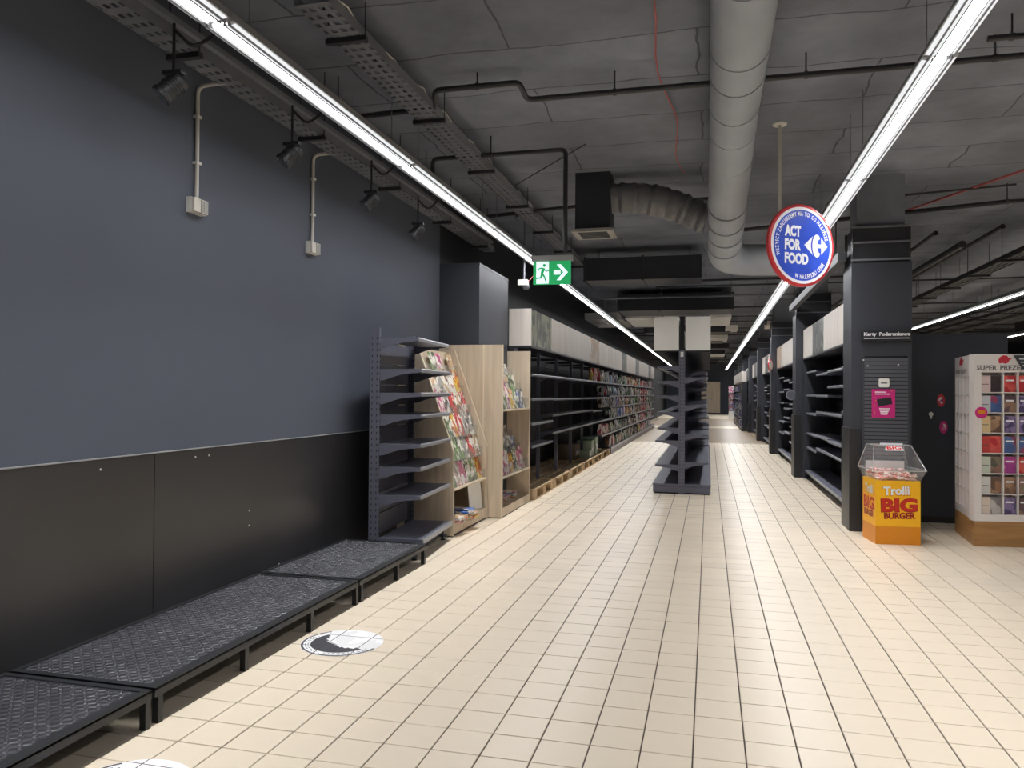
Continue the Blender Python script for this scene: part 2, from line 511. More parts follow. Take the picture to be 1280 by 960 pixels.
# ---- walls, ceiling
struct(MB().box(-3.2, WALLX, -5, 8.42, 0, CEIL).build('wall_left', 'slate_wall'))
struct(MB().box(-3.2, WALLX, 8.42, YF, 0, CEIL).build('wall_left_rear', 'black_wall'))
struct(MB().box(-3.2, 16, YF, YF + 0.2, 0, CEIL).build('wall_far', 'slate_wall'))
struct(MB().box(16, 16.2, -5, YF, 0, CEIL).build('wall_right', 'slate_wall'))
struct(MB().box(-3.2, 16.2, -5.2, -5, 0, CEIL).build('wall_back', 'slate_wall'))
ceil = struct(MB().box(-3.2, 16.2, -5.2, YF + 0.2, CEIL, CEIL + 0.2).build('ceiling', 'concrete'))

# black boards cladding the foot of the left wall, with drill plugs
clad = struct(bpy.data.objects.new('trim_2', None)); col.objects.link(clad); clad.location = (WALLX, 0, 0)
for a, b in ((-0.35, 1.695), (1.70, 3.695), (3.70, 5.695), (5.70, 8.40)):
    MB().box(0, 0.018, a, b, 0.0, 1.052).build('panel', 'black_board', clad)
MB().box(0, 0.022, -0.35, 8.40, 1.052, 1.058).build('capping', 'housing', clad)
for y, z in ((3.30, 1.0), (4.05, 1.005), (4.18, 1.005), (4.62, 0.60), (4.62, 0.50), (5.0, 0.16)):
    MB().tube([(0.017, y, z), (0.021, y, z)], 0.006, 8).build('plug', 'white_plug', clad)

# ================================================================== CEILING LAMPS
def make_strip(L):
    t = thing('strip_light', 'x', 'ceiling light')
    MB().prism([(-0.085, 0.0), (0.085, 0.0), (0.07, 0.045), (0.035, 0.075), (-0.035, 0.075), (-0.07, 0.045)], 'y', 0, L).build('housing', 'housing', t)
    MB().add([(-0.030, 0.02, -0.014), (0.030, 0.02, -0.014), (0.030, L - 0.02, -0.014), (-0.030, L - 0.02, -0.014)], [(0, 1, 2, 3)]).build('lens', 'lamp_lens', t)
    for s in (-1, 1):
        MB().add([(s * 0.034, 0.02, -0.014), (s * 0.080, 0.02, -0.004), (s * 0.080, L - 0.02, -0.004), (s * 0.034, L - 0.02, -0.014)], [(0, 1, 2, 3)]).build('side_lens', 'lamp_side', t)
    for x in (-0.056, -0.032, 0.032, 0.056):
        w_ = 0.0025
        MB().box(x - w_, x + w_, 0, L, -0.019, -0.004).build('lens_rib', 'lens_divider', t)
    la = bpy.data.lights.new('strip_lamp', 'AREA')
    la.shape = 'RECTANGLE'; la.size = 0.058; la.size_y = L - 0.04
    la.energy = WATT; la.spread = SPREAD; la.color = (0.985, 0.988, 1.0)
    put('strip_lamp', la, t, (0, L / 2, -0.0155))
    for y in (0.25, L - 0.25):
        MB().tube([(0, y, 0.07), (0, y, CEIL - LZ)], 0.003, 5).build('suspension_wire', 'tray_metal', t)
    return t
LZ = 3.10
SL = 2.28
strip0 = make_strip(SL - 0.02)
used = False
def strip(x, y, z, label, group, rotz=0.0):
    global used
    if not used: s = strip0; used = True
    else: s = copy_tree(strip0)
    s.location = (x, y, z); s.rotation_euler = (0, 0, rotz)
    s['label'] = label; s['group'] = group
    return s
n = 0
y = -3.75
while y < 52:
    if not (10 > y + SL and False):
        strip(-2.2, y, LZ, 'white strip light over the left wall, %s of its row counted from the camera' % od(n), 'strip lights over the left aisle')
    y += SL; n += 1
n = 0; y = -2.6
while y < 54:
    strip(1.11, y, LZ, 'white strip light over the right aisle, %s of its row counted from the camera' % od(n), 'strip lights over the right aisle')
    y += SL; n += 1
n = 0; y = 0.0
while y < 30:
    strip(4.95, y, LZ, 'white strip light right of the big grey column, %s of its row' % od(n), 'strip lights right of the columns')
    y += SL; n += 1
n = 0; y = 0.0
while y < 30:
    strip(8.2, y, LZ, 'white strip light at the far right, %s of its row' % od(n), 'strip lights at the far right')
    y += SL; n += 1
strip(4.0, 29.5, LZ, 'short white strip light running crosswise at the far end of the right aisle', 'crosswise strip lights', PI / 2)

# ================================================================== CEILING SERVICES
# ladder tray beside the left wall
def tray(name, label, x, z, w, y0, y1, pitch, bar, m='tray_metal', h=0.06):
    t = thing(name, label, 'cable tray', (x, y0, z))
    L = y1 - y0
    for s in (-1, 1):
        MB().box(s * w / 2 - 0.002, s * w / 2 + 0.002, 0, L, 0, h).build('side_rail', m, t)
    b = MB(); k = 0.0
    while k < L:
        b.box(-w / 2, w / 2, k, k + bar, 0, 0.004); k += pitch
    for q in (-0.30, 0.0, 0.30):
        b.box(q * w - w * 0.07, q * w + w * 0.07, 0, L, 0.0005, 0.0035)
    stuff(b.build('perforated_base', m, t))
    k = 0.4
    while k < L:
        MB().box(-w / 2 - 0.03, w / 2 + 0.03, k, k + 0.035, -0.03, -0.001).build('support_bar', 'pipe_dark', t)
        for s in (-1, 1):
            MB().tube([(s * (w / 2 + 0.02), k + 0.017, -0.02), (s * (w / 2 + 0.02), k + 0.017, CEIL - z)], 0.004, 5).build('threaded_rod', 'pipe_dark', t)
        k += 1.4
    return t
tray('cable_tray', 'pale perforated cable tray running along the top of the left wall', -2.78, 3.24, 0.15, -1.0, 9.6, 0.10, 0.06)
t = tray('cable_tray', 'dark perforated cable tray with loose cables under the ceiling, right of the left strip lights', -2.09, 3.50, 0.20, 3.75, 13.0, 0.085, 0.045, 'tray_metal')
pts = []
for k in range(60):
    pts.append((0.085 + 0.02 * math.sin(k * 1.3), 0.1 + k * 0.12, 0.05 + 0.028 * math.sin(k * 0.9 + 1) ** 2))
MB().tube(pts, 0.006, 5).build('cable', 'conduit_white', t)
pts = [(0.02 + 0.03 * math.sin(k * 0.7), 0.1 + k * 0.15, 0.02) for k in range(60)]
MB().tube(pts, 0.009, 5).build('cable', 'pipe_dark', t)

# spotlights under the tray
sp0 = None
for i, (y, z) in enumerate(((3.33, 2.94), (4.47, 2.94), (5.68, 2.935), (6.70, 2.90))):
    if sp0 is None:
        t = sp0 = thing('spotlight', 'x', 'spotlight')
        MB().tube([(0, 0, 0.07), (0, 0, 0.32)], 0.008, 8).build('stem', 'spot_black', t)
        MB().box(-0.055, 0.055, -0.02, 0.02, 0.055, 0.075).build('yoke', 'spot_black', t)
        M = Matrix.Rotation(math.radians(38), 4, 'Y') @ Matrix.Rotation(math.radians(-24), 4, 'X')
        b = MB().lathe([(0.035, 0.06), (0.05, 0.045), (0.05, -0.06), (0.055, -0.065), (0.055, -0.085)], 18, M).build('lamp_body', 'spot_black', t, smooth=True)
        MB().lathe([(0.046, -0.0855), (0.046, -0.0865)], 18, M).build('front_glass', 'glass_lens', b)
        for q in range(4):
            MB().lathe([(0.054, 0.02 - q * 0.016), (0.054, 0.026 - q * 0.016)], 18, M).build('cooling_fin', 'spot_black', b)
        MB().tube(rounded([(0.005, 0.0, 0.28), (0.08, 0.04, 0.20), (0.13, 0.09, 0.26), (0.14, 0.16, 0.33)], 0.08), 0.009, 6).build('cable', 'spot_black', t)
    else: t = copy_tree(sp0)
    t.location = (-2.62, y, z)
    t['label'] = 'black spotlight hanging by the left wall, %s from the camera' % od(i); t['group'] = 'spotlights by the left wall'
t = thing('spotlight_rail', 'thin dark rail above the black spotlights beside the left wall', 'rail', (-2.62, 1.0, 3.255))
MB().box(-0.018, 0.018, 0, 8.2, 0, 0.03).build('rail_profile', 'tray_metal', t)
for k in range(5): MB().tube([(0, 0.5 + k * 1.8, 0.03), (0, 0.5 + k * 1.8, CEIL - 3.255)], 0.004, 5).build('hanger', 'pipe_dark', t)

# white conduits with sockets on the left wall
for i, (y, zb) in enumerate(((4.035, 2.50), (5.44, 2.505))):
    t = thing('wall_conduit', 'white %s socket conduit on the left wall bending out to the cable tray' % ('nearer' if i == 0 else 'farther'), 'conduit', (WALLX, y, zb))
    MB().tube(rounded([(0.017, 0, 0.06), (0.017, 0, 0.745), (0.30, 0, 0.755)], 0.05), 0.0125, 10).build('pipe', 'conduit_white', t, smooth=True)
    for z in (0.27, 0.55): MB().box(0, 0.034, -0.02, 0.02, z, z + 0.016).build('clip', 'white_plastic', t)
    b = MB().box(0, 0.035, -0.075, 0.065, -0.03, 0.06).build('socket_box', 'white_plastic', t)
    for q in (-0.04, 0.03): MB().box(0.035, 0.055, q - 0.031, q + 0.029, -0.026, 0.056).build('cover', 'conduit_white', b)
    for q in range(4): MB().box(0.055, 0.057, 0.008 + q * 0.013, 0.014 + q * 0.013, -0.02, 0.05).build('rib', 'housing', b)

# pipes under the ceiling
def pipe(label, pts, r=0.02, m='pipe_dark', hang=(), group=None, rad=0.05, cat='pipe', name='ceiling_pipe'):
    b = Vector(pts[0])
    t = thing(name, label, cat, b, 0, group)
    q = [Vector(p) - b for p in pts]
    MB().tube(rounded(q, rad) if len(q) > 2 else q, r, 10).build('tube', m, t, smooth=True)
    for h in hang:
        p = Vector(h) - b
        MB().tube([p, (p.x, p.y, CEIL - b.z)], 0.006, 6).build('hanger', m, t)
        MB().tube([(p.x - 0.012, p.y, p.z), (p.x + 0.012, p.y, p.z)], r * 1.25, 10).build('clamp', m, t)
    return t
pipe('dark pipe crossing the ceiling with a step in it, nearest of the ceiling pipes',
     [(-2.75, 5.45, 3.52), (-1.97, 5.40, 3.52), (-1.95, 5.28, 3.60), (-1.31, 5.28, 3.60), (-1.30, 5.48, 3.55), (6.0, 5.48, 3.55)], 0.021,
     hang=[(-1.62, 5.28, 3.6), (-0.66, 5.48, 3.55), (0.62, 5.48, 3.55), (1.75, 5.48, 3.55), (3.2, 5.48, 3.55)])
pipe('short dark pipe parallel to the stepped pipe, at the upper right', [(1.62, 5.20, 3.56), (6.0, 5.20, 3.56)], 0.019, hang=[(1.75, 5.2, 3.56), (3.0, 5.2, 3.56)])
pipe('dark pipe that turns down to the green exit sign', [(-2.45, 6.62, 3.20), (-2.45, 6.62, 3.53), (-1.22, 6.62, 3.53), (-1.22, 6.62, 2.64)], 0.02, hang=[(-1.9, 6.62, 3.53)])
pipe('dark pipe crossing behind the exit sign to the boxy air diffuser', [(-2.95, 8.9, 3.5), (-1.4, 8.65, 3.53), (0.1, 8.65, 3.53)], 0.022, hang=[(-2.2, 8.8, 3.5), (-0.5, 8.65, 3.53)])
pipe('dark pipe crossing the ceiling behind the round hanging sign', [(0.2, 10.4, 3.52), (3.1, 9.35, 3.5), (9.0, 9.3, 3.5)], 0.026, hang=[(1.2, 10.03, 3.51), (3.1, 9.35, 3.5), (5.0, 9.33, 3.5)])
pipe('thin dark pipe just above the pipe behind the round sign', [(1.3, 9.4, 3.60), (3.1, 9.1, 3.62)], 0.012)
pipe('loose dark rod lying slantwise under the ceiling near the exit sign', [(-2.0, 7.9, 3.6), (-1.1, 6.95, 3.67)], 0.006)
# red alarm cable and red pipes
pts = [(-0.36 + 0.035 * math.sin(k * 0.8) + 0.012 * k * 0.5, 3.9 + k * 0.26, CEIL - 0.03 - 0.02 * abs(math.sin(k * 0.6))) for k in range(17)]
tag(MB().tube(pts, 0.006, 5).build('alarm_cable', 'red_cable', smooth=True), 'thin red cable sagging along the ceiling left of the round duct', 'cable')
pipe('pair of thin red pipes slanting up at the right edge', [(2.0, 10.6, 3.60), (3.6, 7.4, 3.66), (5, 6.0, 3.66)], 0.014, 'red_cable', rad=0.01)

# round duct, dips and turns right
t = thing('ventilation_duct', 'big round grey spiral duct running along the ceiling and dipping down', 'duct', (0.17, 0, 0))
path = rounded([(0.0, 2.0, 3.50), (0.0, 6.1, 3.49), (-0.01, 7.3, 3.22), (-0.02, 8.75, 2.93), (0.12, 9.1, 2.93), (0.6, 9.2, 2.93)], 0.45, 6)
d = MB().tube(path, 0.175, 28).build('duct_run', 'duct', t, smooth=True)
for yy in (3.9, 4.75, 5.15, 5.7, 6.15, 6.6):
    zz = 3.50
    for i in range(len(path) - 1):
        if path[i].y <= yy <= path[i + 1].y and path[i + 1].y > path[i].y:
            f = (yy - path[i].y) / (path[i + 1].y - path[i].y); zz = path[i].z * (1 - f) + path[i + 1].z * f; break
    MB().tube([(0, yy, zz), (0, yy + 0.016, zz)], 0.181, 28).build('seam_ring', 'duct', d, smooth=True)
for (yy, zz) in ((7.45, 3.185), (7.8, 3.113), (8.1, 3.05), (8.4, 2.99)):
    MB().tube([(-0.015, yy, zz), (-0.015, yy + 0.015, zz - 0.003)], 0.181, 28).build('seam_ring', 'duct', d, smooth=True)
# boxy diffuser and its flexible duct
t = thing('air_diffuser', 'dark boxy air diffuser with a pale grille and crinkled flexible duct', 'air diffuser', (-1.18, 8.1, 3.08))
MB().box(-0.18, 0.18, -0.16, 0.22, 0.03, CEIL - 3.08).build('plenum_box', 'duct_dark', t)
g = MB().box(-0.215, 0.215, -0.2, 0.25, 0.0, 0.03).build('grille_frame', 'grille', t)
for k in range(6): MB().box(-0.15, 0.15, -0.14 + k * 0.058, -0.12 + k * 0.058, -0.006, 0.0).build('louvre', 'duct_dark', g)
fp = []
for k in range(26):
    f = k / 25
    fp.append((0.17 + f * 0.98, 0.0 + 0.10 * f, 0.37 - 0.24 * (f ** 1.4) + 0.05 * math.sin(f * PI)))
MB().tube(fp, [0.15 + 0.012 * math.sin(k * 2.4) + 0.01 * random.random() for k in range(26)], 20).build('flexible_duct', 'duct_flex', t, smooth=True)

# dark rectangular ducts crossing
def rduct(label, x0, x1, y0, y1, z0, z1, m='duct_dark', lip=True):
    t = thing('rectangular_duct', label, 'duct', ((x0 + x1) / 2, y0, z0))
    w = (x1 - x0) / 2
    MB().box(-w, w, 0, y1 - y0, 0, z1 - z0).build('duct_body', m, t)
    k = -w
    while k <= w + 1e-6 and lip:
        MB().box(k - 0.015, k + 0.015, -0.02, y1 - y0 + 0.02, -0.02, z1 - z0 + 0.02).build('flange', m, t); k += max(0.9, 2 * w / 4)
    for s in (-0.8, 0.8):
        MB().tube([(s * w, (y1 - y0) / 2, z1 - z0), (s * w, (y1 - y0) / 2, CEIL - z0)], 0.008, 6).build('hanger', 'pipe_dark', t)
    return t
rduct('dark rectangular duct crossing the ceiling behind the exit sign', -1.9, -0.12, 12.0, 12.7, 3.17, 3.52)
rduct('wide dark duct crossing the ceiling above the grey island shelving', -1.95, 0.5, 17.0, 18.2, 3.22, 3.58)
rduct('long dark duct crossing far back over the right side', 8.5, 10.4, 24.0, 25.0, 3.2, 3.5)
pipe('thin steel pipe crossing below the wide dark duct', [(-2.6, 15.2, 3.28), (3.0, 15.2, 3.28)], 0.022, 'tray_metal', hang=[(-2.0, 15.2, 3.28), (-0.9, 15.2, 3.28), (0.4, 15.2, 3.28), (1.6, 15.2, 3.28)])
# pale baffles / plenum panels lit from below
def baffle(label, x0, x1, y0, y1, z0, z1, nsl):
    t = thing('ceiling_baffle', label, 'ceiling panel', ((x0 + x1) / 2, y0, z0), 0, 'pale slatted ceiling panels')
    w = (x1 - x0) / 2; L = y1 - y0
    MB().box(-w, w, 0, 0.03, 0, z1 - z0).build('frame_board', 'panel_pale', t)
    MB().box(-w, w, L - 0.03, L, 0, z1 - z0).build('frame_board', 'panel_pale', t)
    for k in range(nsl):
        yy = 0.05 + k * (L - 0.1) / nsl
        MB().box(-w, w, yy, yy + 0.6 * L / nsl, 0.0, 0.03).build('slat', 'panel_pale', t)
    for s in (-0.9, 0.9): MB().tube([(s * w, L / 2, 0.03), (s * w, L / 2, CEIL - z0)], 0.006, 5).build('hanger', 'pipe_dark', t)
baffle('long pale slatted ceiling panel behind the left strip lights', -2.0, -0.75, 19.0, 21.5, 3.24, 3.40, 7)
baffle('dim slatted ceiling panel left of the long pale one', -3.0, -2.1, 19.0, 21.5, 3.24, 3.40, 7)
baffle('pale slatted ceiling panel just right of the island header boxes', 0.0, 0.5, 18.8, 21.2, 3.22, 3.40, 7)
baffle('small pale ceiling panel left of the right strip lights', 0.45, 0.8, 23.2, 24.4, 3.3, 3.42, 4)
baffle('small pale ceiling panel right of the right strip lights', 1.45, 1.8, 21.0, 22.2, 3.2, 3.32, 4)
baffle('far pale ceiling panel behind the right end of the island', 0.0, 0.6, 27.0, 29.0, 3.3, 3.42, 5)
baffle('farthest pale ceiling panel behind the right end of the island', 0.0, 0.7, 37.0, 39.5, 3.25, 3.4, 5)

# services farther back: groups of alike pipes and ducts
rr = random.Random(3)
for k in range(22):
    y = 13.2 + k * 1.75
    z = rr.uniform(3.2, 3.6)
    x0 = rr.choice((-3.0, -3.0, -1.0)); x1 = rr.choice((3.0, 10.0, 10.0))
    if abs(y - 17.5) < 1: continue
    if 19 < y < 21.3: z = 3.6
    pipe('thin dark ceiling pipe crossing far behind the exit sign, %s from the camera' % od(k), [(x0, y, z), (x1, y, z)], rr.uniform(0.014, 0.03), group='crosswise pipes far back')
for k in range(7):
    y = 24 + k * 4.3
    rduct('dark flat duct crossing the ceiling far down the aisles, %s from the camera' % od(k), -1.95, 0.4 + rr.uniform(0, 0.5), y, y + rr.uniform(0.6, 1.2), 3.28, 3.5, lip=False)['group'] = 'crosswise ducts far back'
for k, (x, z, r) in enumerate(((2.75, 3.45, 0.03), (3.05, 3.30, 0.045), (3.5, 3.5, 0.03), (4.1, 3.36, 0.06), (5.8, 3.4, 0.05), (6.5, 3.5, 0.03), (7.1, 3.35, 0.08), (9.2, 3.3, 0.1), (10.5, 3.45, 0.06))):
    pipe('%s dark pipe running lengthwise under the ceiling, counted rightward from the big column' % od(k), [(x, 11.6, z), (x, 18.9, z), (x, 20.1, z), (x, 45, z)] if False else [(x, 9.2 if k > 2 else 10.7, min(z, 3.5)), (x, 45, min(z, 3.5))], r,
         group='lengthwise pipes right of the columns')
tray('cable_tray', 'cable tray running lengthwise right of the big grey column', 3.9, 3.22, 0.25, 9.7, 30, 0.3, 0.03, 'pipe_dark')
tray('cable_tray', 'wide cable tray at the far right under the ceiling', 6.2, 3.18, 0.4, 9.7, 30, 0.3, 0.03, 'pipe_dark')
# channel along the tops of the right-hand columns
t = thing('cable_channel', 'grey channel running along the tops of the right-hand columns', 'cable channel', (1.375, 8.9, 2.84))
MB().box(-0.04, 0.04, 0, 5.2, 0, 0.10).build('channel', 'pipe_mid', t)
for k in range(3): MB().tube([(0, 0.4 + k * 2.2, 0.1), (0, 0.4 + k * 2.2, CEIL - 2.84)], 0.006, 5).build('hanger', 'pipe_dark', t)
# emergency lamp left of the exit sign
t = thing('emergency_lamp', 'small emergency lamp on a thin pole left of the exit sign', 'lamp', (-2.30, 9.6, 2.78))
MB().tube([(0, 0, 0.06), (0, 0, CEIL - 2.78)], 0.012, 8).build('pole', 'tray_metal', t)
MB().box(-0.07, 0.05, -0.06, 0.06, 0.0, 0.07).build('lamp_case', 'white_plastic', t)
MB().lathe([(0.03, -0.06), (0.05, -0.03), (0.05, 0.0)], 12, Matrix.Translation((0.03, 0, 0))).build('lamp_head', 'glass_lens', t)
MB().tube(rounded([(0.04, 0, 0.03), (0.16, 0, 0.16), (0.24, -0.05, 0.25)], 0.05), 0.004, 5).build('wire', 'red_cable', t)
# white hanging box at the far right edge
t = thing('hanging_sign_box', 'blank white sign box hanging at the right edge behind the gift display', 'sign', (4.95, 13.0, 2.05))
MB().box(-0.22, 0.22, -0.05, 0.05, 0, 0.33).build('box', 'sign_white', t)
for s in (-0.18, 0.18): MB().tube([(s, 0, 0.33), (s, 0, CEIL - 2.05)], 0.004, 5).build('wire', 'tray_metal', t)

# ================================================================== COLUMNS
t = thing('column', 'slate boxed column standing between the left wall and the wooden racks', 'column', (WALLX, 8.42, 0))
MB().box(0, 0.48, 0, 1.28, 0, 2.88).build('cladding', 'slate_column', t)
MB().box(-0.002, 0.484, -0.004, 1.284, 2.86, 2.885).build('cap', 'slate_column', t)

CY = [8.65 + 5.33 * k for k in range(8)]
names = ['big slate column with the gift card pegboard, nearest on the right', 'second slate column on the right', 'third slate column on the right', 'fourth slate column on the right',
         'fifth slate column on the right', 'sixth slate column on the right', 'seventh slate column on the right', 'farthest slate column on the right']
for k, y in enumerate(CY):
    if y > 50: continue
    t = thing('column', names[k], 'column', (1.43, y, 0), 0, 'slate columns on the right')
    MB().box(0, 0.575, 0.0, 0.50, 0, 2.78).build('cladding', 'slate_column', t)
    f = MB()
    for a in (0.01, 0.545): 
        for b in (0.01, 0.47): f.box(a, a + 0.02, b, b + 0.02, 2.78, 3.165)
    f.build('top_frame', 'frame_black', t)
    for z in (2.80, 2.98, 3.14): MB().box(0, 0.575, 0, 0.012, z, z + 0.022).build('frame_rail', 'tray_metal', t)
    MB().box(0.03, 0.545, 0.03, 0.47, 2.78, 3.16).build('top_box', 'duct_dark', t)
    MB().box(0.06, 0.52, 0.06, 0.45, 3.16, CEIL).build('concrete_core', 'concrete', t)
    g = MB().box(-0.022, 0.0, -0.022, 0.46, 0, 1.065).box(0.0, 0.09, -0.022, 0.0, 0, 1.065)
    g.build('corner_guard', 'guard_black', t)

# ================================================================== LOW PLATFORMS BY THE LEFT WALL
deck_cache = {}
for i, (a, b, legs) in enumerate(((0.80, 2.765, (0.02, 0.65, 1.31, 1.93)), (2.785, 4.725, (0.02, 0.65, 1.31, 1.905)), (4.745, 6.02, (0.02, 0.64, 1.20)))):
    lab = ['black low platform nearest the camera along the left wall', 'long black low platform in the middle of the left wall', 'short black low platform ending at the grey shelf unit'][i]
    t = thing('display_platform', lab, 'platform', (-3.0, a, 0), 0, 'low platforms along the left wall')
    L = b - a; W = 0.755; H = 0.158
    MB().box(0, W, 0, L, H - 0.012, H - 0.004).build('deck_sheet', 'deck_base', t)
    r = MB()
    r.box(W - 0.03, W, 0, L, H - 0.042, H).build('front_rail', 'frame_black', t)
    MB().box(0, 0.03, 0, L, H - 0.042, H).build('back_rail', 'frame_black', t)
    for yy in (0.0, L - 0.03): MB().box(0.03, W - 0.03, yy, yy + 0.03, H - 0.042, H).build('end_rail', 'frame_black', t)
    # raised tread of the deck: little bars in alternating directions
    tr = MB(); p = 0.030
    nx = int((W - 0.07) / p); ny = int((L - 0.07) / p)
    for ii in range(nx):
        for jj in range(ny):
            cx, cy = 0.035 + (ii + 0.5) * p, 0.035 + (jj + 0.5) * p
            ang = (0.5 if (ii + jj) % 2 else 0.5 + PI / 2) + random.uniform(-0.15, 0.15)
            hh = random.uniform(0.0025, 0.0065)
            c, s = math.cos(ang), math.sin(ang)
            def q(u, v): return (cx + u * c - v * s, cy + u * s + v * c)
            la, wa, lb, wb = 0.0155, 0.0068, 0.011, 0.0032
            base = [q(-la, -wa), q(la, -wa), q(la, wa), q(-la, wa)]
            top = [q(-lb, -wb), q(lb, -wb), q(lb, wb), q(-lb, wb)]
            z0 = H - 0.004
            tr.add([(x, y, z0) for x, y in base] + [(x, y, z0 + hh) for x, y in top],
                   [(0, 1, 5, 4), (1, 2, 6, 5), (2, 3, 7, 6), (3, 0, 4, 7), (4, 5, 6, 7)])
    stuff(tr.build('deck_tread', 'deck', t))
    for ly in legs:
        for lx in (W - 0.03, 0.0):
            MB().box(lx, lx + 0.03, ly, ly + 0.03, 0, H - 0.042).build('leg', 'frame_black', t)

# ================================================================== SHELVING PARTS
_me = {}
def shelf_part(parent, xb, xf, y0, y1, z, m='shelf_metal', lip='steel_lip', bk=0.10, brackets=True, name='shelf', th=0.022, both=True):
    """a metal shelf from xb (upright) to xf (front edge), with lip and brackets"""
    d = xf - xb; w = y1 - y0
    k = ('s', round(d, 3), round(w, 3), m, th)
    if k not in _me:
        s = 1 if d > 0 else -1
        _me[k] = MB().box(0, d - s * 0.012, 0.004, w - 0.004, -th, 0).mesh('shelf', m)
        _me[('l',) + k[1:]] = MB().prism([(d - s * 0.012, -th - 0.008), (d, -th - 0.008), (d, -0.006), (d - s * 0.006, 0.003), (d - s * 0.012, 0.003)], 'y', 0.002, w - 0.002).mesh('lip', lip)
        ad = abs(d)
        pr = [(0, -th), (0, -bk), (0.12 * ad, -bk * 0.93), (0.3 * ad, -bk * 0.68), (0.5 * ad, -bk * 0.48), (0.75 * ad, -bk * 0.36), (ad * 0.95, -bk * 0.3), (ad * 0.95, -th)]
        pr = [(s * x, zz) for x, zz in pr]
        _me[('b',) + k[1:]] = MB().prism(pr, 'y', 0, 0.006).mesh('bracket', m)
    o = put(name, _me[k], parent, (xb, y0, z))
    put('lip', _me[('l',) + k[1:]], o)
    if brackets:
        put('bracket', _me[('b',) + k[1:]], o, (0, 0.0, 0))
        if both: put('bracket', _me[('b',) + k[1:]], o, (0, w - 0.006, 0))
    return o

def upright(parent, x, y, h, wx=0.08, wy=0.03, m='shelf_metal', slots=True, z0=0.0):
    o = MB().box(x - wx / 2, x + wx / 2, y - wy / 2, y + wy / 2, z0, h).build('upright', m, parent)
    if slots:
        b = MB(); z = z0 + 0.1
        while z < h - 0.06:
            for s in (-0.25, 0.25):
                b.box(x + s * wx - 0.0035, x + s * wx + 0.0035, y - wy / 2 - 0.0012, y - wy / 2, z, z + 0.018)
                b.box(x + wx / 2, x + wx / 2 + 0.0012, y + s * wy - 0.003, y + s * wy + 0.003, z, z + 0.022)
            z += 0.05
        stuff(b.build('slot_row', 'slot_black', o))
    return o

# ---- grey shelf unit after the platforms (slightly turned)
t = thing('shelf_unit', 'empty grey metal shelf unit at the end of the low platforms', 'shelf', (-2.735, 6.04, 0), math.radians(4.2))
upright(t, 0, 0.0, 1.95, 0.085, 0.03)
upright(t, 0, 0.97, 1.95, 0.085, 0.03)
zz = 0.18
while zz < 1.7:
    MB().box(-0.03, -0.012, 0.016, 0.954, zz, zz + 0.175).build('back_panel', 'shelf_metal', t); zz += 0.185
for z in (1.60, 1.40, 1.215, 0.968, 0.773, 0.536):
    shelf_part(t, 0.0425, 0.41, 0.0, 0.97, z, bk=0.10)
shelf_part(t, 0.0425, 0.385, 0.0, 0.97, 1.862, bk=0.09)
shelf_part(t, 0.0425, 0.435, 0.0, 0.97, 0.175, bk=0.12, th=0.03)
MB().box(0.30, 0.32, 0.01, 0.96, 0.03, 0.11).build('kick_plate', 'shelf_dark', t)
for yy in (0.02, 0.93): MB().lathe([(0.025, 0.0), (0.02, 0.012), (0.008, 0.016), (0.008, 0.10)], 10, Matrix.Translation((0.35, yy, 0))).build('foot', 'frame_black', t)
for yy in (0.0, 0.955): MB().box(-0.04, 0.38, yy, yy + 0.015, 0.02, 0.05).build('foot_bar', 'shelf_metal', t)

# ---- wooden magazine racks
def magazine(label, group, loc, rz, tilt, ck, w=0.19, h=0.26, th=0.006, flat=False):
    key = ('mag', w, h, th, ck)
    if key not in _me: _me[key] = MB().box(-w / 2, w / 2, -th / 2, th / 2, 0, h).mesh('magazine', 'cover_' + ck)
    o = put('magazine', _me[key], None, loc)
    if flat: o.rotation_euler = (PI / 2, 0, rz)
    else: o.rotation_euler = (Matrix.Rotation(rz, 3, 'Z') @ Matrix.Rotation(-tilt, 3, 'X')).to_euler()
    o['label'] = label; o['category'] = 'magazine'; o['group'] = group
    return o
CK = list(COVERS)

y0, y1 = 7.14, 8.32
t = thing('magazine_rack', 'light wooden magazine rack with slanted sides beside the grey shelf unit', 'rack', (0, y0, 0))
prof = [(-2.99, 0.01), (-2.395, 0.01), (-2.405, 0.815), (-2.80, 1.885), (-2.99, 1.885)]
for yy in (0.0, y1 - y0 - 0.022):
    sp_ = MB().prism(prof, 'y', yy, yy + 0.02).build('side_panel', 'oak', t)
    MB().prism([(-2.395, 0.815), (-2.405, 0.815), (-2.80, 1.885), (-2.79, 1.885)], 'y', yy - 0.0006, yy + 0.0206).build('edge_band', 'oak_edge', sp_)
L = y1 - y0
MB().prism([(-2.99, 1.86), (-2.895, 1.86), (-2.60, 0.98), (-2.565, 0.47), (-2.58, 0.47), (-2.62, 0.97), (-2.91, 1.84), (-2.99, 1.84)], 'y', 0.022, L - 0.024).build('back_board', 'oak', t)
MB().box(-2.75, -2.412, 0.022, L - 0.024, 0.44, 0.46).build('shelf', 'oak_edge', t)
MB().box(-2.98, -2.41, 0.022, L - 0.024, 0.115, 0.13).build('bottom_board', 'oak', t)
MB().box(-2.425, -2.405, 0.022, L - 0.024, 0.02, 0.13).build('plinth', 'oak', t)
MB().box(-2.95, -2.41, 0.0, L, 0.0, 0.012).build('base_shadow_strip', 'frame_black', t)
MB().box(-2.95, -2.935, 0.022, L - 0.024, 0.13, 0.44).build('rear_board', 'oak', t)
tiers = [(0.462, -2.47, 0.30), (0.72, -2.50, 0.30), (0.95, -2.565, 0.30), (1.17, -2.645, 0.29), (1.39, -2.725, 0.28), (1.60, -2.80, 0.26)]
ti_name = ['bottom', 'second', 'third', 'fourth', 'fifth', 'top']
k = 0
